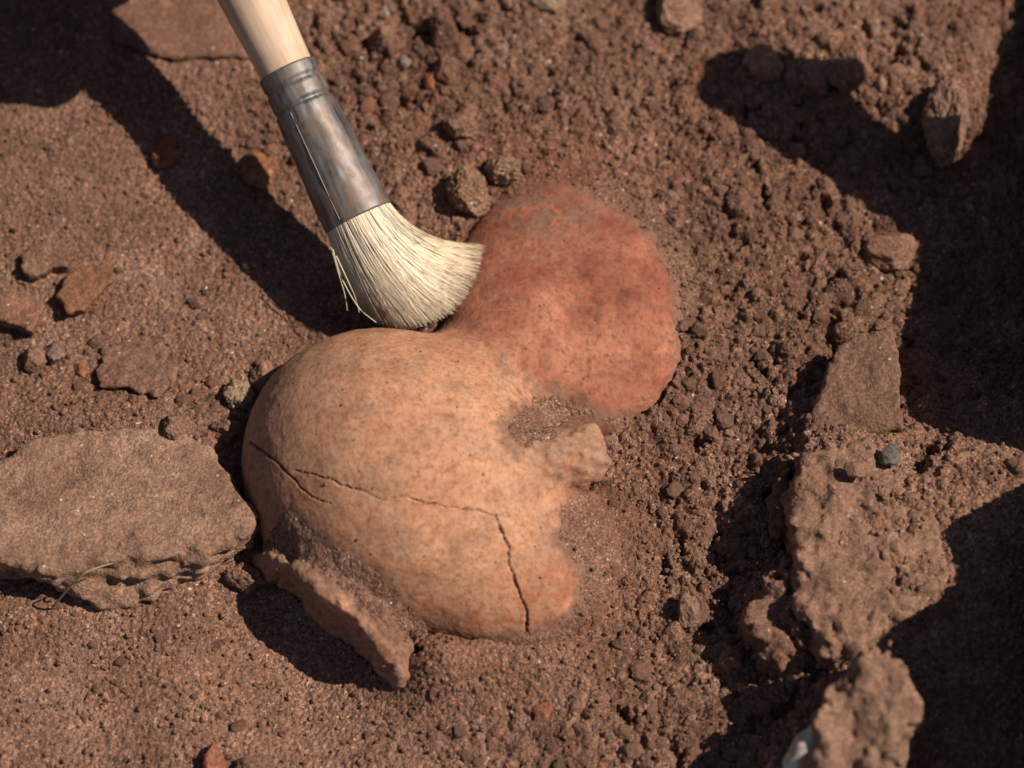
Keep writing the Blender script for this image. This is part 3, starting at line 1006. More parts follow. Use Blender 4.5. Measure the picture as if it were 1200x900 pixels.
# cracks, cut into the wall and packed with dark earth
depth = np.zeros(len(V))
dk = np.zeros(len(V))
wig = 1.5 * noise3(V * 4.5, 44) + 1.0 * noise3(V * 11, 46)
for k, (pts, w0, w1) in CR.items():
    d, s = line_dist(u + wig, v + wig, pts)
    w = (w0 + (w1 - w0) * s) * (0.55 + 0.9 * np.abs(noise3(V * 2.6, 45)))
    depth = np.maximum(depth, np.clip(1.2 - d / w, 0, 1) * seen * (0.03 + 0.045 * w))
    dk = np.maximum(dk, np.clip(1.35 - d / w, 0, 1) * seen * (0.55 if k == 'b' else 0.92))
ridge = np.zeros(len(V))
V = V + N * (bumpy - depth)[:, None]
col = col + (np.array([0.085, 0.042, 0.028]) - col) * np.clip(dk, 0, 1)[:, None]
N = vnormals(V, Q)
part = np.where(fs < np.minimum(fb, fl) - 0.12, 2, 0)
part = np.where((fl < fb) & (part == 0), 1, part)
part = np.where((fr < fb) & (part != 1), 3, part)
fp = np.sort(part[Q], 1)[:, 2]
vessel = empty('clay_vessel', (B_C[0] / 100, B_C[1] / 100, 0))
tag(vessel, 'cracked orange clay vessel with a red round lobe, half dug out of the soil', 'vessel')
off = np.array([B_C[0], B_C[1], 0])
for k, (nm, lab) in enumerate([('body', 'rounded orange body with two thin cracks'), ('lobe', 'flat red round lobe dusted with soil'), ('stub', 'short broken stub with soil on its end'), ('rim', 'thick flared rim crusted with soil, its mouth in shade')]):
    Qk = Q[fp == k]
    us = np.unique(Qk)
    re = np.full(len(V), -1); re[us] = np.arange(len(us))
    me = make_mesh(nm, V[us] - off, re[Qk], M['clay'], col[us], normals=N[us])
    o = obj(nm, me, vessel)
    o['label'] = lab

# ------------------------------------------------------------------ stones and big clods outlined by their own edges
def slab(name, poly, zt, zb, mat, label, cat, tilt=(0, 0), rnd=0.12, n1=0.12, f1=1.2, n2=0.05, f2=4.0, h=None, strata=0.0, seed=0, group=None, undercut=0.0, tint=(1, 1, 1), pit=0.0, crumb=0.05, facet=None):
    zm = zt
    W = np.array([at(a, b_, zm)[:2] for a, b_ in poly])
    c = W.mean(0)
    zg0 = zb

    def f(p):
        q = p + 0.10 * np.stack([noise3(p * 1.1, seed + 1), noise3(p * 1.1, seed + 2), 0 * p[:, 0]], 1) * (n1 / 0.12)
        q = q + 0.07 * np.stack([noise3(p * 2.7, seed + 3), noise3(p * 2.7, seed + 4), 0 * p[:, 0]], 1)
        pdn = poly_dist(q[:, 0], q[:, 1], W)
        top = zt + tilt[0] * (p[:, 0] - c[0]) + tilt[1] * (p[:, 1] - c[1])
        pdn = pdn + undercut * np.clip((top - p[:, 2]), 0, 3)
        d = smax(pdn, p[:, 2] - top, rnd)
        if facet is not None:
            fd = (p - at(*facet[0])) @ unit(facet[1])
            fd = fd + 0.26 * noise3(p * np.array([1.3, 1.3, 2.6]), seed + 41) + 0.05 * np.abs(noise3(p * np.array([3.0, 3.0, 5.0]), seed + 42))
            d = smax(d, fd, 0.15)
        d = smax(d, zg0 - p[:, 2], 0.05)
        d = d - n1 * noise3(p * f1, seed + 5) - n2 * fbm3(p * f2, 3, seed + 9)
        if strata:
            side = sstep(0.35, 0.0, np.abs(pdn)) * sstep(0.1, 0.5, top - p[:, 2])
            d = d + strata * side * noise3(p * np.array([1.6, 1.6, 5.0]), seed + 13)
        if crumb:
            d = d - crumb * (np.abs(noise3(q * 2.4, seed + 30)) + 0.6 * np.abs(noise3(q * 5.0, seed + 31)) - 0.4)
        if pit:
            d = d + pit * np.maximum(fbm3(p * 1.6, 2, seed + 17) - 0.35, 0)
        return d
    lo_ = np.array([W[:, 0].min() - 0.5, W[:, 1].min() - 0.5, zb - 0.3])
    hi_ = np.array([W[:, 0].max() + 0.5, W[:, 1].max() + 0.5, zt + abs(tilt[0]) * np.ptp(W[:, 0]) / 2 + abs(tilt[1]) * np.ptp(W[:, 1]) / 2 + 0.6])
    if h is None:
        h = max(0.055, max(hi_ - lo_) / 62)
    Vs, Qs = mesh_sdf(f, lo_, hi_, h, 1)
    o0 = np.array([c[0], c[1], zb])
    gr = fbm3(Vs * 2.5, 3, seed + 21)[:, None]
    me_ = make_mesh(name, Vs - o0, Qs, M[mat], np.asarray(tint) * (1 + 0.16 * gr))
    ob = obj(name, me_)
    ob.location = o0 / 100
    return tag(ob, label, cat, group)


slab('grey_stone', [(-30, 545), (10, 518), (60, 496), (120, 488), (180, 490), (226, 500), (254, 528), (278, 562), (300, 604), (292, 628), (262, 645), (236, 662), (205, 668), (176, 690), (126, 716), (92, 696), (62, 682), (30, 668), (-30, 664)],
     1.25, -0.8, 'stone', 'large grey-brown stone with a ragged lower edge, left of the vessel', 'stone', tint=(1.06, 0.94, 0.9), tilt=(0.0, -0.22), rnd=0.25, n1=0.10, f1=0.9, n2=0.055, f2=2.2, h=0.085, strata=0.22, seed=3, undercut=0.10, crumb=0.04, facet=((150, 652, 1.62), (0.12, -0.86, 0.5)))
slab('flat_rock', [(118, -40), (126, 20), (132, 48), (160, 54), (182, 66), (206, 74), (232, 67), (258, 64), (286, 70), (300, 60), (312, 20), (390, -10), (400, -40)], 0.5, -0.5, 'clod',
     'broad smooth rock bedded in the soil at the top edge, left of the handle', 'rock', tilt=(-0.03, -0.02), rnd=0.3, n1=0.10, f1=0.8, n2=0.03, f2=3.0, seed=27, undercut=0.35, crumb=0.06, tint=(1.12, 1.1, 1.1))
slab('wedge_clod', [(982, 402), (1000, 392), (1048, 386), (1054, 440), (1057, 500), (1010, 510), (944, 500), (958, 462)], 1.9, -0.3, 'dust_clod',
     'flat-topped wedge of soil just left of the dark shadow', 'clod', tilt=(0.12, 0.05), rnd=0.16, n1=0.06, n2=0.03, h=0.06, seed=31, tint=(0.8, 0.76, 0.74))
slab('soil_block', [(936, 524), (985, 514), (1032, 518), (1052, 548), (1066, 580), (1105, 612), (1128, 668), (1088, 704), (1040, 742), (1005, 772), (962, 775), (938, 700), (930, 640), (926, 580)], 2.4, 0.1, 'dust_clod',
     'big pale crumbly block of soil below the wedge clod', 'clod', tilt=(-0.05, -0.03), rnd=0.4, n1=0.24, f1=1.1, n2=0.08, f2=3.0, h=0.085, seed=41, pit=0.12, crumb=0.15, tint=(1.0, 0.96, 0.96))
slab('soil_block', [(1092, 556), (1112, 536), (1150, 527), (1240, 530), (1240, 590), (1180, 592), (1140, 604), (1104, 606)], 2.1, 0.1, 'dust_clod',
     'lit crumbly block of soil at the right edge between two shadows', 'clod', rnd=0.3, n1=0.2, f1=1.3, n2=0.07, f2=3.0, seed=51, pit=0.1, crumb=0.10, tint=(1.0, 1.0, 1.0))
slab('soil_lump', [(1012, 766), (1042, 752), (1066, 768), (1078, 800), (1087, 846), (1062, 880), (1040, 915), (970, 930), (944, 890), (962, 852), (972, 812)], 3.8, 0.4, 'dust_clod',
     'blurred knobbly lump of soil at the bottom right edge of the picture', 'clod', tilt=(0.05, 0.1), rnd=0.5, n1=0.34, f1=1.0, n2=0.10, f2=2.4, seed=61, pit=0.3, crumb=0.08, tint=(1.05, 1.05, 1.05))
slab('soil_lump', [(884, 690), (908, 668), (938, 672), (948, 712), (938, 752), (916, 786), (894, 764), (876, 726)], 1.8, 0.1, 'clod',
     'brown lump of soil leaning on the left of the big pale block', 'clod', rnd=0.35, n1=0.2, f1=1.2, n2=0.08, f2=3.2, seed=71, pit=0.4, crumb=0.12)
slab('soil_lump', [(905, 560), (930, 545), (938, 590), (930, 625), (905, 610)], 1.6, 0.1, 'clod',
     'small lump of soil against the upper left of the big pale block', 'clod', rnd=0.3, n1=0.16, n2=0.07, seed=75, pit=0.3, crumb=0.12)
slab('crust_flake', [(110, 436), (122, 424), (118, 404), (150, 392), (190, 394), (210, 420), (208, 448), (188, 466), (168, 464), (150, 456), (132, 458), (116, 452)], 0.34, -0.6, 'clod',
     'raised flake of soil crust with a ragged dark lower edge', 'crust', rnd=0.1, tilt=(0.0, -0.22), n1=0.06, n2=0.045, h=0.055, seed=81, undercut=0.25)
slab('flat_chip', [(66, 350), (76, 322), (90, 308), (126, 302), (132, 322), (112, 350), (100, 364), (80, 368)], 0.34, -0.4, 'rust',
     'orange-brown flat chip of stone near the left edge', 'chip', rnd=0.1, tilt=(-0.05, -0.18), n1=0.05, n2=0.03, seed=83, undercut=0.2, tint=(0.85, 0.95, 1.0))
slab('flat_chip', [(22, 298), (44, 280), (72, 278), (84, 290), (80, 312), (62, 316), (42, 326), (28, 320)], 0.42, -0.4, 'clod',
     'brown flat chip with a dark lower edge, above the orange-brown chip', 'chip', rnd=0.1, tilt=(0, -0.2), n1=0.05, n2=0.03, seed=85, undercut=0.2)
slab('flat_chip', [(-20, 352), (10, 338), (40, 340), (52, 362), (38, 390), (18, 384), (-20, 372)], 0.45, -0.4, 'clod',
     'reddish flat chip cut by the left edge of the picture', 'chip', rnd=0.1, tilt=(0, -0.2), n1=0.06, n2=0.03, seed=87, undercut=0.2, tint=(1.1, 1.0, 1.0))

# ------------------------------------------------------------------ rounder clods and pebbles
def rock_shape(sub, seed, planes=14, rough=0.10, knob=0.10):
    r = np.random.default_rng(seed)
    Vd_, Fd = icosphere(sub)
    n = r.normal(size=(planes, 3)); n /= np.linalg.norm(n, axis=1)[:, None]
    off_ = r.uniform(0.72, 1.0, planes)
    dots = Vd_ @ n.T
    rad = np.min(np.where(dots > 0.15, off_ / np.maximum(dots, 0.15), 9), axis=1)
    rad = np.minimum(rad, 1.18)
    P = Vd_ * rad[:, None]
    P = P * (1 + knob * noise3(P * 2.2, seed)[:, None] + rough * fbm3(P * 5.5, 3, seed + 3)[:, None])
    return P, Fd


def rock(name, u, v, ru, rv, rz, mat, label, cat, seed, sub=4, sink=0.3, planes=14, rough=0.10, knob=0.12, tint=(1, 1, 1), group=None, yaw=0.0):
    p = on_ground(u, v + rv * 0.3)
    P, Fd = rock_shape(sub, seed, planes, rough, knob)
    c, s = math.cos(yaw), math.sin(yaw)
    P = P * np.array([ru * 0.025, rv * 0.026, rz * 0.025])
    P = np.stack([P[:, 0] * c - P[:, 1] * s, P[:, 0] * s + P[:, 1] * c, P[:, 2]], 1)
    zc = float(ground_smooth(p[0], p[1])) + rz * 0.025 * (1 - 2 * sink)
    tv = np.asarray(tint) * (1 + 0.16 * fbm3(P * 3, 2, seed)[:, None])
    o = obj(name, make_mesh(name, P, Fd, M[mat], tv))
    o.location = (p[0] / 100, p[1] / 100, zc / 100)
    return tag(o, label, cat, group)


rock('soil_clod', 549, 224, 29, 29, 26, 'pale_clod', 'round crumbly clod beside the bristle tips, larger of a touching pair', 'clod', 101, 5, 0.15, 34, 0.10, 0.08, (0.82, 0.72, 0.66))
rock('soil_clod', 590, 198, 23, 19, 19, 'pale_clod', 'pale rough clod above the red lobe, smaller of a touching pair', 'clod', 102, 5, 0.2, 26, 0.11, 0.12, (0.92, 0.82, 0.75))
rock('pointed_clod', 1108, 142, 25, 46, 34, 'dust_clod', 'upright pointed clod standing at the edge of the shadow, upper right', 'clod', 103, 5, 0.2, 9, 0.07, 0.12, (0.95, 0.95, 0.95))
rock('soil_clod', 1045, 292, 30, 20, 20, 'clod', 'smooth oval clod beside the edge of the right-hand shadow', 'clod', 104, 4, 0.3, 16, 0.05, 0.08, (1.1, 1.1, 1.1))
rock('pebble', 193, 174, 14, 20, 13, 'red_sherd', 'dark reddish pebble lying inside the shadow of the brush', 'pebble', 105, 4, 0.3, 12, 0.06, 0.1, (0.7, 0.75, 0.8))
rock('soil_clod', 304, 196, 22, 20, 16, 'rust', 'rust-brown clod between the ferrule and the brush shadow', 'clod', 106, 4, 0.3, 14, 0.10, 0.12)
rock('clay_flake', 505, 92, 7, 14, 8, 'red_sherd', 'small orange-red flake standing among dark clods at the top', 'flake', 107, 3, 0.2, 9, 0.05, 0.1, (0.95, 1.1, 1.1))
rock('pebble', 474, 73, 10, 8, 8, 'grey_pebble', 'pale grey pebble among the dark clods at the top', 'pebble', 108, 3, 0.25, 12, 0.05, 0.08, (1.45, 1.4, 1.3))
rock('pebble', 453, 10, 5, 9, 6, 'grey_pebble', 'small whitish pebble near the top edge, right of the handle', 'pebble', 109, 3, 0.25, 9, 0.05, 0.08, (1.7, 1.6, 1.5))
rock('soil_clod', 279, 462, 17, 16, 15, 'pale_clod', 'pale yellowish clod touching the left side of the vessel', 'clod', 110, 4, 0.25, 14, 0.13, 0.15)
rock('pebble', 96, 433, 8, 8, 6, 'rust', 'small orange pebble left of the crust flake', 'pebble', 111, 3, 0.3, 14, 0.04, 0.06, (1.15, 1.1, 1.05))
rock('soil_clod', 43, 420, 14, 15, 13, 'clod', 'left of two small round clods below the flat chips', 'clod', 112, 4, 0.3, 14, 0.06, 0.1)
rock('soil_clod', 65, 411, 13, 15, 13, 'grey_pebble', 'right of two small round clods below the flat chips', 'clod', 113, 4, 0.3, 14, 0.06, 0.1, (1.15, 0.92, 0.85))
rock('pebble', 250, 890, 13, 20, 14, 'red_sherd', 'reddish oval pebble at the bottom edge of the picture', 'pebble', 114, 4, 0.3, 16, 0.05, 0.06, (0.95, 1.25, 1.5))
rock('soil_clod', 296, 896, 20, 14, 13, 'clod', 'flat brown clod at the bottom edge right of the reddish pebble', 'clod', 115, 4, 0.3, 14, 0.08, 0.1)
rock('soil_clod', 993, 78, 27, 29, 24, 'clod', 'large lit clod just above the finger of shadow, upper right', 'clod', 116, 5, 0.25, 13, 0.08, 0.12, (1.05, 1.05, 1.05))
rock('soil_clod', 953, 92, 22, 22, 19, 'clod', 'clod half in the finger of shadow, left of the large lit clod', 'clod', 117, 4, 0.25, 13, 0.08, 0.12)
rock('soil_clod', 893, 72, 26, 24, 20, 'clod', 'clod wholly inside the rounded end of the shadow, upper right', 'clod', 118, 4, 0.25, 13, 0.08, 0.12)
rock('pebble', 1030, 98, 10, 9, 9, 'dust_clod', 'small round pebble right of the large lit clod', 'pebble', 119, 3, 0.2, 14, 0.05, 0.08, (1.15, 1.1, 1.1))
rock('soil_clod', 792, 10, 28, 28, 24, 'dust_clod', 'pale rounded clod cut by the top edge of the picture', 'clod', 120, 5, 0.25, 14, 0.05, 0.08, (1.1, 1.05, 1.05))
rock('soil_clod', 640, 4, 20, 12, 12, 'pale_clod', 'small pale clod at the top edge, above the red lobe', 'clod', 121, 4, 0.25, 12, 0.09, 0.12, (0.9, 0.9, 0.9))
rock('soil_clod', 520, 34, 17, 21, 19, 'clod', 'upright dark clod near the top edge, largest of the dark heap', 'clod', 122, 4, 0.2, 13, 0.07, 0.12, (0.92, 0.9, 0.88))
rock('soil_clod', 545, 60, 26, 30, 22, 'clod', 'broad dark clod on the right side of the heap at the top', 'clod', 123, 4, 0.3, 13, 0.09, 0.14, (0.92, 0.9, 0.88))
rock('soil_clod', 452, 48, 20, 16, 16, 'clod', 'rough dark clod on the left side of the heap at the top', 'clod', 124, 4, 0.25, 13, 0.09, 0.12, (0.9, 0.88, 0.86))
rock('soil_clod', 522, 84, 18, 15, 14, 'clod', 'crumbly clod touching the orange-red flake at the top', 'clod', 125, 4, 0.25, 13, 0.1, 0.14, (0.95, 0.93, 0.9))
rock('soil_clod', 541, 145, 20, 20, 17, 'clod', 'lone brown clod halfway between the heap and the touching pair', 'clod', 126, 4, 0.3, 14, 0.09, 0.12)
rock('clay_flake', 637, 830, 12, 9, 5, 'red_sherd', 'small red flake on the soil below the vessel', 'flake', 127, 3, 0.3, 8, 0.05, 0.1, (0.75, 0.95, 1.0))
rock('soil_clod', 806, 712, 14, 18, 14, 'dust_clod', 'pale oval clod on the coarse soil right of the crack', 'clod', 128, 4, 0.25, 14, 0.06, 0.1)
rock('pebble', 1041, 538, 12, 12, 10, 'grey_pebble', 'dark grey pebble below the wedge clod', 'pebble', 129, 3, -0.2, 14, 0.03, 0.06, (0.9, 0.92, 0.95))
rock('soil_clod', 1000, 556, 12, 11, 10, 'dust_clod', 'smooth small clod on top of the big pale block', 'clod', 130, 3, -0.5, 14, 0.05, 0.08, (1.1, 1.05, 1.05))
rock('soil_clod', 232, 352, 10, 8, 7, 'clod', 'small clod on the fine soil between brush shadow and crust flake', 'clod', 131, 3, 0.3, 14, 0.08, 0.1, (1.1, 1.1, 1.1))
rock('soil_clod', 308, 438, 16, 18, 13, 'clod', 'brown clod above the pale yellowish clod beside the vessel', 'clod', 132, 4, 0.35, 14, 0.08, 0.1)
rock('soil_clod', 265, 500, 18, 13, 12, 'clod', 'cluster-edge clod between the grey stone and the vessel', 'clod', 133, 4, 0.3, 14, 0.1, 0.14)
rock('soil_clod', 288, 676, 20, 15, 17, 'clod', 'dark clod in shade at the left end of the vessel rim', 'clod', 135, 4, 0.3, 16, 0.1, 0.14)
rock('soil_clod', 205, 500, 16, 13, 12, 'clod', 'rounded clod behind the top edge of the grey stone', 'clod', 134, 4, 0.3, 14, 0.1, 0.14)

# crumbs alike: a few shapes, many places
crumb_meshes = []
for k in range(12):
    P, Fd = rock_shape(3, 300 + k, 12, 0.09, 0.14)
    crumb_meshes.append(make_mesh('soil_crumb', P, Fd, M['clod'], np.ones((len(P), 3)) * (1 + 0.14 * fbm3(P * 3, 2, k)[:, None])))
zones = [(480, 75, 105, 80, 58, 6, 13, 'dark heap of clods right of the brush handle'), (900, 130, 200, 105, 40, 5, 12, 'coarse soil around the rounded shadow'), (845, 640, 75, 180, 58, 5, 12, 'coarse soil between the vessel and the pale block'), (690, 860, 140, 35, 24, 5, 10, 'soil below the vessel'), (255, 490, 50, 26, 14, 5, 10, 'soil between the grey stone and the vessel'), (335, 140, 50, 50, 12, 5, 9, 'soil beside the metal ferrule'), (120, 380, 90, 55, 14, 4, 8, 'fine soil around the flat chips'), (190, 800, 160, 55, 14, 4, 7, 'pale fine soil below the grey stone'), (792, 472, 14, 26, 12, 6, 12, 'lower right edge of the red lobe'), (880, 430, 60, 80, 20, 5, 10, 'coarse soil left of the wedge clod'), (990, 300, 70, 60, 14, 5, 10, 'soil left of the right-hand shadow'), (925, 650, 40, 90, 20, 6, 13, 'dark left foot of the big pale block')]
placed = []
for cu, cv, su, sv, cnt, r0, r1, where in zones:
    k = tries = 0
    while k < cnt and tries < cnt * 20:
        tries += 1
        u_, v_ = random.gauss(cu, su), random.gauss(cv, sv)
        if abs(u_ - cu) > 1.7 * su or abs(v_ - cv) > 1.7 * sv: continue
        rr_ = r0 + (r1 - r0) * random.random() ** 2.2
        if not (-10 < u_ < 1205 and -10 < v_ < 905): continue
        if any((u_ - a) ** 2 + (v_ - b_) ** 2 < ((rr_ + c_) * 0.9) ** 2 for a, b_, c_ in placed): continue
        if float(poly_dist(np.array([u_]), np.array([v_]), VIS)[0]) < rr_ * 0.6: continue
        p = on_ground(u_, v_)
        o = obj('soil_crumb', random.choice(crumb_meshes))
        s = rr_ * 0.025 / 1.0
        o.scale = (s * random.uniform(0.85, 1.2), s * random.uniform(0.85, 1.15), s * random.uniform(0.7, 1.0))
        o.rotation_euler = (random.uniform(-0.4, 0.4), random.uniform(-0.4, 0.4), random.uniform(0, 6.28))
        o.location = (p[0] / 100, p[1] / 100, (float(ground_smooth(p[0], p[1])) + s * 0.25) / 100)
        tag(o, 'small loose soil crumb on the ' + where, 'soil crumb', 'crumbs on the ' + where)
        placed.append((u_, v_, rr_))
        k += 1

# ------------------------------------------------------------------ straw, rootlet, stick
def tube(pts, radii, sides=6):
    pts = np.asarray(pts, float)
    n = len(pts)
    tan = np.gradient(pts, axis=0)
    tan /= np.linalg.norm(tan, axis=1)[:, None]
    ref_ = np.array([0.3, 0.2, 0.93])
    a = np.cross(tan, ref_); a /= np.linalg.norm(a, axis=1)[:, None]
    b2 = np.cross(tan, a)
    th = np.arange(sides) * 2 * math.pi / sides
    ring = pts[:, None, :] + (a[:, None, :] * np.cos(th)[None, :, None] + b2[:, None, :] * np.sin(th)[None, :, None]) * np.asarray(radii)[:, None, None]
    V_ = ring.reshape(-1, 3)
    Fq = []
    for i in range(n - 1):
        for j in range(sides):
            Fq.append((i * sides + j, i * sides + (j + 1) % sides, (i + 1) * sides + (j + 1) % sides, (i + 1) * sides + j))
    return V_, np.array(Fq)


def smooth_path(P, n=24):
    P = np.asarray(P, float)
    t = np.linspace(0, len(P) - 1, n)
    out = []
    for x in t:
        i = min(int(x), len(P) - 2)
        f = x - i
        p0, p1, p2, p3 = P[max(i - 1, 0)], P[i], P[i + 1], P[min(i + 2, len(P) - 1)]
        out.append(0.5 * ((2 * p1) + (-p0 + p2) * f + (2 * p0 - 5 * p1 + 4 * p2 - p3) * f * f + (-p0 + 3 * p1 - 3 * p2 + p3) * f ** 3))
    return np.array(out)


def strand(name, P, r, mat, label, cat):
    P = smooth_path(P)
    o0 = P.mean(0)
    rad = r * (1 - 0.5 * np.linspace(0, 1, len(P)))
    V_, Fq = tube(P - o0, rad)
    o = obj(name, make_mesh(name, V_, Fq, M[mat]))
    o.location = o0 / 100
    return tag(o, label, cat)


strand('straw', [at(60, 714, 0.2), at(78, 692, 1.3), at(96, 674, 2.05), at(112, 666, 2.2), at(132, 660, 2.05)], 0.035, 'straw', 'thin dry straw arching over the lower edge of the grey stone', 'straw')
g0 = on_ground(776, 195)[2]
strand('rootlet', [at(770, 203, g0 + 0.05), at(772, 195, g0 + 0.25), at(778, 190, g0 + 0.3), at(783, 191, g0 + 0.22), at(788, 187, g0 + 0.1)], 0.03, 'straw', 'tiny curled yellow rootlet on the soil right above the red lobe', 'rootlet')
P_ = np.array([at(925, 905, 2.4), at(940, 880, 2.9), at(958, 862, 3.1), at(978, 850, 3.2)])
P_ = smooth_path(P_, 14)
V_, Fq = tube(P_ - P_.mean(0), [0.18, 0.26, 0.3, 0.28, 0.3, 0.33, 0.34, 0.32, 0.3, 0.32, 0.3, 0.25, 0.18, 0.05], 10)
V_ = V_ + 0.05 * np.stack([noise3(V_ * 3, 1), noise3(V_ * 3, 2), noise3(V_ * 3, 3)], 1)
o = obj('stick', make_mesh('stick', V_, Fq, M['bone']))
o.location = P_.mean(0) / 100
tag(o, 'blurred whitish stick end at the bottom edge beside the knobbly lump', 'stick')

# ------------------------------------------------------------------ the brush
PA = at(420, 256, 2.45)                       # mouth of the ferrule
PB = at(296, 0, 5.0)                         # handle where the picture ends
ax = unit(PB - PA)
zl = ax
yl = unit(CAMP - PA - ((CAMP - PA) @ zl) * zl)    # side turned to the viewer
xl = np.cross(yl, zl)
RB = Matrix(np.stack([xl, yl, zl], 1).tolist())
brush = empty('paint_brush', PA / 100, RB)
tag(brush, 'round bristle brush with pale wooden handle and worn metal ferrule, sweeping the vessel', 'brush')
flip = -1.0 if (xl[0] < 0) else 1.0           # local x that points to the picture's right


def to_local(P):
    return (P - PA) @ np.stack([xl, yl, zl], 1)


def lathe(prof, sides=64, flat=None, wob_=0.0):
    """prof rows: z, rx, ry"""
    prof = np.asarray(prof, float)
    th = np.arange(sides) * 2 * math.pi / sides
    V_ = np.stack([prof[:, 1][:, None] * np.cos(th), prof[:, 2][:, None] * np.sin(th), np.repeat(prof[:, 0][:, None], sides, 1)], -1).reshape(-1, 3)
    n = len(prof)
    i, j = np.meshgrid(np.arange(n - 1), np.arange(sides), indexing='ij')
    Fq = np.stack([i * sides + j, i * sides + (j + 1) % sides, (i + 1) * sides + (j + 1) % sides, (i + 1) * sides + j], -1).reshape(-1, 4)
    return V_, Fq


def dense(prof, step=0.06):
    out = [np.asarray(prof[0], float)]
    for a, b_ in zip(prof[:-1], prof[1:]):
        a, b_ = np.asarray(a, float), np.asarray(b_, float)
        n = max(1, int(np.linalg.norm(b_ - a) / step))
        for k in range(1, n + 1):
            out.append(a + (b_ - a) * k / n)
    return np.array(out)


_l = np.linspace(0, 1, 400)
_v = px(PA + (PB - PA) * _l[:, None])[1]
FL = np.linalg.norm(PB - PA) * _l[np.argmin(np.abs(_v - 82))]   # length of the ferrule
rf = 0.90
hp = dense([(FL - 0.5, 0.79, 0.79), (FL + 0.5, 0.82, 0.82), (FL + 2.0, 0.90, 0.90), (FL + 4.0, 1.0, 1.0), (FL + 7, 1.1, 1.1), (FL + 11, 1.02, 1.02), (FL + 15, 0.85, 0.85), (FL + 16.6, 0.78, 0.78), (FL + 17.2, 0.55, 0.55), (FL + 17.35, 0.0, 0.0)], 0.25)
V_, Fq = lathe(hp, 48)
hnd = obj('handle', make_mesh('handle', V_, Fq, M['wood']), brush)
hnd['label'] = 'pale turned wooden handle'
fp_ = dense([(0.0, 1.03, 0.80), (-0.0, 1.06, 0.83), (0.10, 1.075, 0.845), (0.4, 1.065, 0.845), (FL - 1.35, 0.925, 0.885), (FL - 1.22, 0.915, 0.88), (FL - 1.16, 0.845, 0.83), (FL - 1.10, 0.845, 0.83), (FL - 1.0, 0.905, 0.885), (FL - 0.62, 0.905, 0.89), (FL - 0.52, 0.84, 0.835), (FL - 0.45, 0.84, 0.835), (FL - 0.34, 0.89, 0.885), (FL - 0.03, 0.885, 0.88), (FL + 0.0, 0.86, 0.855), (FL - 0.02, 0.82, 0.82)], 0.05)
V_, Fq = lathe(fp_, 72)
dent = 0.03 * noise3(V_ * np.array([1.2, 1.2, 0.8]), 5) + 0.012 * noise3(V_ * 3.0, 6)
nrm = V_ * np.array([1, 1, 0]); nrm /= np.maximum(np.linalg.norm(nrm, axis=1), 1e-6)[:, None]
V_ = V_ + nrm * dent[:, None]
fer = obj('ferrule', make_mesh('ferrule', V_, Fq, M['tin']), brush)
fer['label'] = 'worn dull metal ferrule with crimped rings'
# folded seam down the ferrule
th0 = math.radians(118 if flip > 0 else 62)
zz_ = np.linspace(0.12, FL - 1.3, 30)
sx = np.interp(zz_, fp_[:, 0][2:], fp_[:, 1][2:]); sy = np.interp(zz_, fp_[:, 0][2:], fp_[:, 2][2:])
P_ = np.stack([sx * math.cos(th0), sy * math.sin(th0), zz_], 1)
V_, Fq = tube(P_, np.full(30, 0.022), 8)
obj('seam', make_mesh('seam', V_, Fq, M['tin']), fer)

# bristles: rooted in the ferrule, pressed on the clay and swept to the right
ARC = smooth_path([(432, 372), (447, 381), (470, 386), (495, 384), (520, 374), (540, 358), (555, 335), (563, 312), (569, 290)], 200)
NB = 8200
rb = np.random.default_rng(21)
mouth = np.array(px(PA))
tow = unit(CAMP - PA)


def hairs(ba, bb, s_, shrink, jit_px, jit_c):
    """paths of hairs from the ferrule to the clay; ba across, bb towards the viewer"""
    n = len(ba)
    roots = np.stack([flip * ba * 0.99, bb * 0.77, np.full(n, 0.15)], 1)
    e_px = ARC[(s_ * 199).astype(int)]
    e_px = mouth + (e_px - mouth) * shrink[:, None] + jit_px
    hit = vessel_hit(e_px[:, 0], e_px[:, 1])
    low = hit[:, 2] < 0.75
    hit[low] = at(e_px[low, 0], e_px[low, 1], np.full(low.sum(), 0.75))
    lift_ = 0.03 + 0.5 * np.clip(0.5 + 0.5 * bb, 0, 1) * np.clip(1.15 - s_, 0.25, 1)
    ends = to_local(hit + tow * lift_[:, None])
    L_ = np.linalg.norm(ends - roots, axis=1)
    ctrl = roots + np.array([0, 0, -1.0]) * (L_ * 0.5)[:, None] + np.stack([flip * ba * 0.28, bb * 0.34, 0 * ba], 1) + jit_c
    tt = np.linspace(0, 1, 7)[None, :, None]
    return (1 - tt) ** 2 * roots[:, None] + 2 * tt * (1 - tt) * ctrl[:, None] + tt ** 2 * ends[:, None], tt


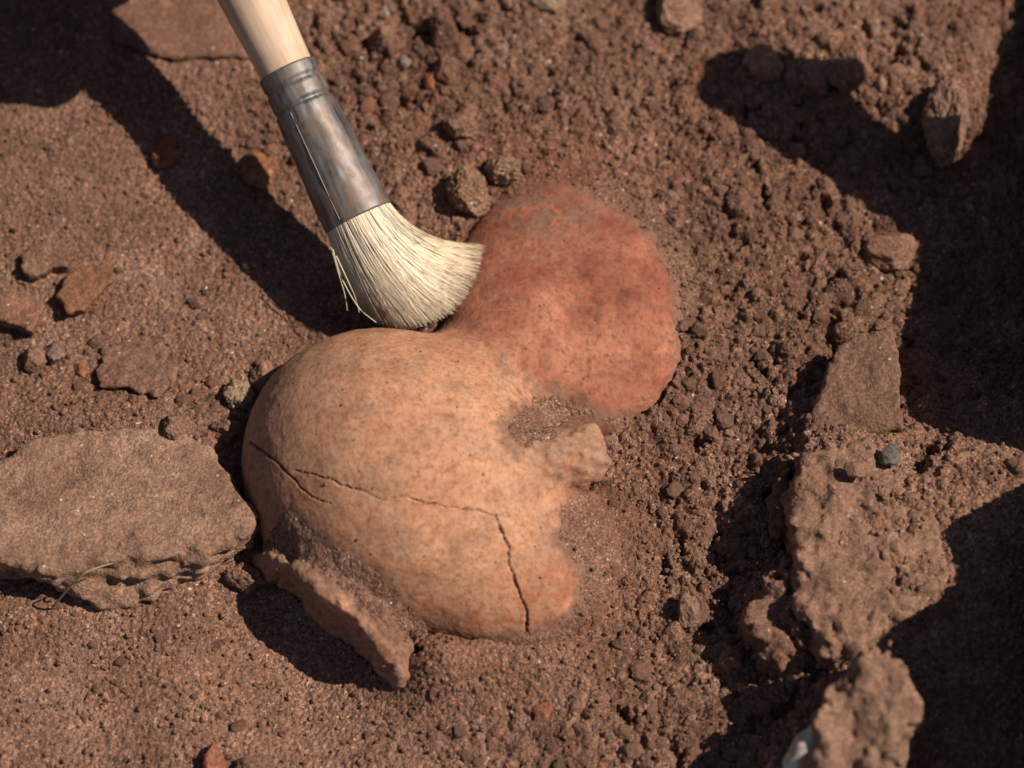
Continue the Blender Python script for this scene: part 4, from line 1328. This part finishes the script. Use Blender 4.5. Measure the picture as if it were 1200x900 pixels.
rad_ = rb.random(NB) ** 0.36; ang = rb.uniform(0, 2 * math.pi, NB)      # most hairs that show lie near the outside
ba, bb = rad_ * np.cos(ang), rad_ * np.sin(ang)
s_ = np.clip(0.5 + 0.5 * ba * 0.98 + rb.normal(0, 0.045, NB), 0, 1)
shrink = 1 - np.abs(rb.normal(0, 0.035, NB)) - 0.09 * np.clip(bb, 0, 1) ** 1.5 - 0.05 * np.clip(-bb, 0, 1)
shrink = np.where(rb.random(NB) < 0.06, shrink - rb.uniform(0, 0.2, NB), shrink)
cl = np.stack([ba * 4.5, bb * 4.5, 0 * ba], 1)                      # hairs gather in locks
lock = np.stack([noise3(cl, 71), noise3(cl, 72), noise3(cl, 73)], 1)
s_ = np.clip(s_ + 0.03 * lock[:, 2], 0, 1)
path, tt = hairs(ba, bb, s_, shrink - 0.03 * np.abs(lock[:, 0]), rb.normal(0, 1.2, (NB, 2)) + 2.5 * lock[:, :2], rb.normal(0, 0.022, (NB, 3)) + 0.09 * lock)
path[:, 1:-1] += rb.normal(0, 0.004, (NB, 5, 3))
tan = np.gradient(path, axis=1); tan /= np.linalg.norm(tan, axis=2)[..., None]
a_ = np.cross(tan, np.array([0.2, 0.95, 0.1])); a_ /= np.linalg.norm(a_, axis=2)[..., None]
b2 = np.cross(tan, a_)
rr_ = (rb.uniform(0.008, 0.0135, NB))[:, None] * (1 - 0.45 * tt[:, :, 0])
ring = np.stack([path + (a_ * math.cos(t) + b2 * math.sin(t)) * rr_[..., None] for t in (0.5, 2.6, 4.7)], 2)   # hair, seg, side
Vb = ring.reshape(-1, 3)
i, j = np.meshgrid(np.arange(6), np.arange(3), indexing='ij')
Fb = np.stack([i * 3 + j, i * 3 + (j + 1) % 3, (i + 1) * 3 + (j + 1) % 3, (i + 1) * 3 + j], -1).reshape(1, -1, 4)
Fb = (np.arange(NB)[:, None, None] * 21 + Fb).reshape(-1, 4)
hc = np.array([0.97, 0.775, 0.54]) * rb.uniform(0.86, 1.04, NB)[:, None] + np.array([0.03, 0.01, -0.015]) * rb.normal(0, 1, NB)[:, None]
hc = np.where((rb.random(NB) < 0.06)[:, None], hc * np.array([0.66, 0.54, 0.44]), hc)
tipd = sstep(0.76, 1.0, tt[:, :, 0] + rb.normal(0, 0.05, NB)[:, None])[..., None] * rb.uniform(0.2, 1.0, NB)[:, None, None]
tcol = hc[:, None] + (np.array([0.20, 0.115, 0.07]) - hc[:, None]) * tipd * 0.8
Tb = np.repeat(np.clip(tcol, 0.02, 0.96)[:, :, None], 3, 2).reshape(-1, 3)
# the packed heart of the tuft
NC = 72
th = np.arange(NC) * 2 * math.pi / NC
ca, cb = 0.78 * np.cos(th), 0.78 * np.sin(th)
cp, _t = hairs(ca, cb, np.clip(0.5 + 0.5 * ca * 0.98, 0, 1), 0.8 - 0.09 * np.clip(cb, 0, 1) ** 1.5 - 0.05 * np.clip(-cb, 0, 1), 0.0, 0.0)
i, j = np.meshgrid(np.arange(NC), np.arange(6), indexing='ij')
Fc = np.stack([i * 7 + j, ((i + 1) % NC) * 7 + j, ((i + 1) % NC) * 7 + j + 1, i * 7 + j + 1], -1).reshape(-1, 4)
Tc = np.tile(np.array([[0.85, 0.70, 0.50]]), (NC * 7, 1)).reshape(NC, 7, 3)
Tc[:, -1] = (0.35, 0.22, 0.14)
Fb = np.concatenate([Fb, Fc + len(Vb)])
Vb = np.concatenate([Vb, cp.reshape(-1, 3)])
Tb = np.concatenate([Tb, Tc.reshape(-1, 3)])
out_ = np.stack([flip * ba, bb, 0 * ba], 1)
rdir = np.stack([a_ * math.cos(t) + b2 * math.sin(t) for t in (0.5, 2.6, 4.7)], 2)
nb_ = (0.45 * rdir + 0.75 * out_[:, None, None, :]).reshape(-1, 3)
nc_ = np.repeat(np.stack([flip * ca, cb, 0 * ca], 1), 7, 0)
nb_ = np.concatenate([nb_, nc_])
nb_ /= np.linalg.norm(nb_, axis=1)[:, None]
br = obj('bristles', make_mesh('bristles', Vb, Fb, M['bristle'], Tb, normals=nb_), brush)
br['kind'] = 'stuff'
br['label'] = 'cream bristles with soil on their tips'
for k, pts in enumerate([[(388, 290, 2.6), (396, 318, 2.0), (404, 345, 1.5), (407, 364, 1.1)], [(394, 300, 2.6), (408, 330, 2.1), (416, 348, 1.6), (421, 366, 1.2)], [(390, 292, 2.6), (400, 325, 2.1), (420, 360, 1.8), (441, 378, 1.5)]]):
    P_ = to_local(smooth_path([at(*q) for q in pts], 14))
    V_, Fq = tube(P_, np.linspace(0.022, 0.012, 14), 5)
    obj('stray_bristle', make_mesh('stray_bristle', V_, Fq, M['bristle'], np.tile(np.array([[0.62, 0.55, 0.36]]), (len(V_), 1))), brush)

# ------------------------------------------------------------------ hand on the handle, just above the picture
G = PA + ax * (FL + 6.1)
sd = unit(np.cross(ax, np.array([0, 0, 1.0])))     # sideways
if sd[0] > 0: sd = -sd                             # sd points to the picture's left
up_ = np.cross(sd, ax)
if up_[2] < 0: up_ = -up_
fing = []
for k, (o_t, rf_, ln) in enumerate([(-0.2, 0.78, 1.0), (1.6, 0.82, 1.06), (3.35, 0.78, 1.0), (4.95, 0.68, 0.85)]):
    c0 = G + ax * o_t
    R_ = 1.05 + rf_ * 0.9
    pts = []
    for deg, rr2 in ((150, R_ + 1.1), (85, R_ + 0.55), (10, R_ + 0.1), (-75, R_), (-140, R_ - 0.05)):
        th = math.radians(deg)
        pts.append(c0 + (sd * -math.cos(th) * -1 + 0 * up_) * 0 + (math.cos(th) * -sd + math.sin(th) * up_) * rr2 * (ln if deg > 0 else 1))
    fing.append((pts, rf_))
kn = [f[0][0] for f in fing]
wrist = G + ax * 5.0 - (-sd) * 4.6 + up_ * 3.4
wrist = G + ax * 4.6 + sd * 5.8 + up_ * 3.2
elbow = wrist + unit(sd * 0.55 + ax * 0.75 + np.array([0, 0, 0.55])) * 17
thumb = [wrist + (G - wrist) * 0.38 - ax * 1.4, G + sd * 2.2 + up_ * 0.3 - ax * 1.2, G + sd * 1.25 + up_ * 1.35 - ax * 1.7, G + sd * 0.5 + up_ * 1.75 - ax * 2.4]
palm_c = (kn[0] + kn[1] + kn[2] + kn[3] + wrist * 1.4) / 5.4


def f_hand(p):
    d = sd_cap(p, wrist, elbow, 2.6, 3.6)
    pal = None
    for k_, kk in enumerate(kn):
        c = sd_cap(p, kk, wrist, 1.0, 1.7)
        pal = c if pal is None else smin(pal, c, 0.9)
    d = smin(d, pal, 1.2)
    dist_f = None
    for pts, rf_ in fing:
        c = None
        for q in range(4):
            s2 = sd_cap(p, pts[q], pts[q + 1], rf_ * (1.06 - 0.07 * q), rf_ * (0.99 - 0.07 * q))
            c = s2 if c is None else smin(c, s2, 0.18)
        d = smin(d, c, 0.12)
    c = None
    for q in range(3):
        s2 = sd_cap(p, thumb[q], thumb[q + 1], [1.25, 0.98, 0.9][q], [0.98, 0.92, 0.75][q])
        c = s2 if c is None else smin(c, s2, 0.25)
    d = smin(d, c, 0.3)
    return d - 0.02 * noise3(p * 1.5, 90)


allp = np.array([q for f in fing for q in f[0]] + thumb + [wrist, elbow])
Vh, Qh = mesh_sdf(f_hand, allp.min(0) - 4.2, allp.max(0) + 4.2, 0.26, 1)
person = empty('person', elbow / 100)
tag(person, 'bare hand and forearm in a khaki sleeve gripping the brush handle above the picture', 'person')
obj('hand', make_mesh('hand', Vh - elbow, Qh, M['skin']), person)
d_ = unit(elbow - wrist)
P_ = np.array([wrist + d_ * t for t in np.linspace(6.0, 24, 40)])
V_, Fq = tube(P_ - elbow, np.linspace(3.9, 5.4, 40), 40)
V_ = V_ + 0.25 * np.stack([noise3(V_ * 0.5, 91), noise3(V_ * 0.5, 92), noise3(V_ * 0.5, 93)], 1)
obj('sleeve', make_mesh('sleeve', V_, Fq, M['cloth']), person)

# ------------------------------------------------------------------ unseen tool added at right so its handle throws the finger of shade
def above(u, v, h, z=0.3):
    return at(u, v, z) + SUNV / SUNV[2] * h


TE, TB = above(872, 98, 11.6), above(1105, 240, 7.4)
ta = unit(TB - TE)
t_y = unit(np.cross(ta, np.array([0.1, 0.2, 1.0])))
t_x = np.cross(t_y, ta)
TL = np.linalg.norm(TB - TE)
tw = empty('shadow_trowel', TB / 100, Matrix(np.stack([t_x, t_y, ta], 1).tolist()))
tag(tw, 'wooden-handled tool outside the right edge, added to cast the rounded shadow', 'shadow_trowel')
V_, Fq = lathe(dense([(-TL - 1.2, 0.0, 0.0), (-TL - 1.1, 0.6, 0.6), (-TL - 0.6, 1.1, 1.1), (-TL, 1.35, 1.35), (-TL + 1.5, 1.3, 1.3), (-TL + 3.5, 1.1, 1.1), (-2.0, 1.2, 1.2), (-0.3, 1.1, 1.1), (0, 0.9, 0.9), (0, 0, 0)], 0.2), 40)
obj('handle', make_mesh('handle', V_, Fq, M['wood']), tw)  # handle of the added unseen tool, there to cast the shadow
V_, Fq = lathe(dense([(-0.5, 1.15, 1.15), (0.3, 1.0, 1.0), (0.5, 0.5, 0.5), (4.0, 0.4, 0.4), (4.4, 0.0, 0.0)], 0.2), 24)
obj('shadow_shank', make_mesh('shadow_shank', V_, Fq, M['steel']), tw)
bl = np.array([(-2.6, 3.6), (2.6, 3.6), (0, 16.0)])
Vt = np.array([(x, s, z) for s in (-0.09, 0.09) for x, z in bl])
Ft = [(0, 1, 2, 2), (3, 5, 4, 4), (0, 3, 4, 1), (1, 4, 5, 2), (2, 5, 3, 0)]
me = bpy.data.meshes.new('blade'); me.from_pydata((Vt / 100).tolist(), [], [tuple(dict.fromkeys(f)) for f in Ft]); me.materials.append(M['steel'])
obj('blade', me, tw)

# ------------------------------------------------------------------ loose grains lying on the soil
iv, if_ = icosphere(0)
iv1 = iv
NG = 6500
rg = np.random.default_rng(77)
gu, gv = rg.uniform(-10, 1210, NG * 2), rg.uniform(-10, 910, NG * 2)
zonep = np.clip(0.35 + gauss(gu, gv, 480, 70, 120, 90, 1) + gauss(gu, gv, 900, 150, 260, 170, 0.8) + gauss(gu, gv, 860, 620, 110, 330, 0.9) + gauss(gu, gv, 150, 800, 200, 100, 0.3) - gauss(gu, gv, 700, 620, 50, 60, 0.6), 0.05, 1)
ok = (rg.random(NG * 2) < zonep) & (poly_dist(gu, gv, VIS) > 4)
ok |= (rg.random(NG * 2) < 0.012)
gu, gv = gu[ok][:NG], gv[ok][:NG]
gp = at(gu, gv, np.zeros(len(gu)))
for _ in range(4):
    zz = 0.5 * gp[:, 2] + 0.5 * ground_z(gp[:, 0], gp[:, 1])
    gp = at(gu, gv, zz)
gp[:, 2] = ground_z(gp[:, 0], gp[:, 1])
onclay = poly_dist(gu, gv, VIS) < 0
hp_ = vessel_hit(gu, gv)
gp[onclay] = hp_[onclay]
gr_ = 0.035 + 0.06 * rg.random(len(gu)) ** 2.5
gr_[onclay] *= 0.6
sc_ = rg.uniform(0.7, 1.2, (len(gu), 1, 3)) * gr_[:, None, None]
Vg = iv1[None] * sc_ * rg.uniform(0.8, 1.2, (len(gu), 12, 1))
th = rg.uniform(0, 6.28, len(gu)); c_, s2 = np.cos(th)[:, None], np.sin(th)[:, None]
Vg = np.stack([Vg[..., 0] * c_ - Vg[..., 1] * s2, Vg[..., 0] * s2 + Vg[..., 1] * c_, Vg[..., 2]], -1)
Vg = Vg + gp[:, None, :] + np.array([0, 0, 1])[None, None] * (gr_ * 0.35)[:, None, None]
Fg = (np.arange(len(gu))[:, None, None] * 12 + if_[None]).reshape(-1, 3)
Tg = np.repeat(TINTS[rg.choice(len(TINTS), len(gu), p=TP)][:, None], 12, 1).reshape(-1, 3)
o = obj('loose_grains', make_mesh('loose_grains', Vg.reshape(-1, 3), Fg, M['soil'], Tg))
tag(o, 'loose grains of brown soil scattered over the ground', 'soil grains', kind='stuff')
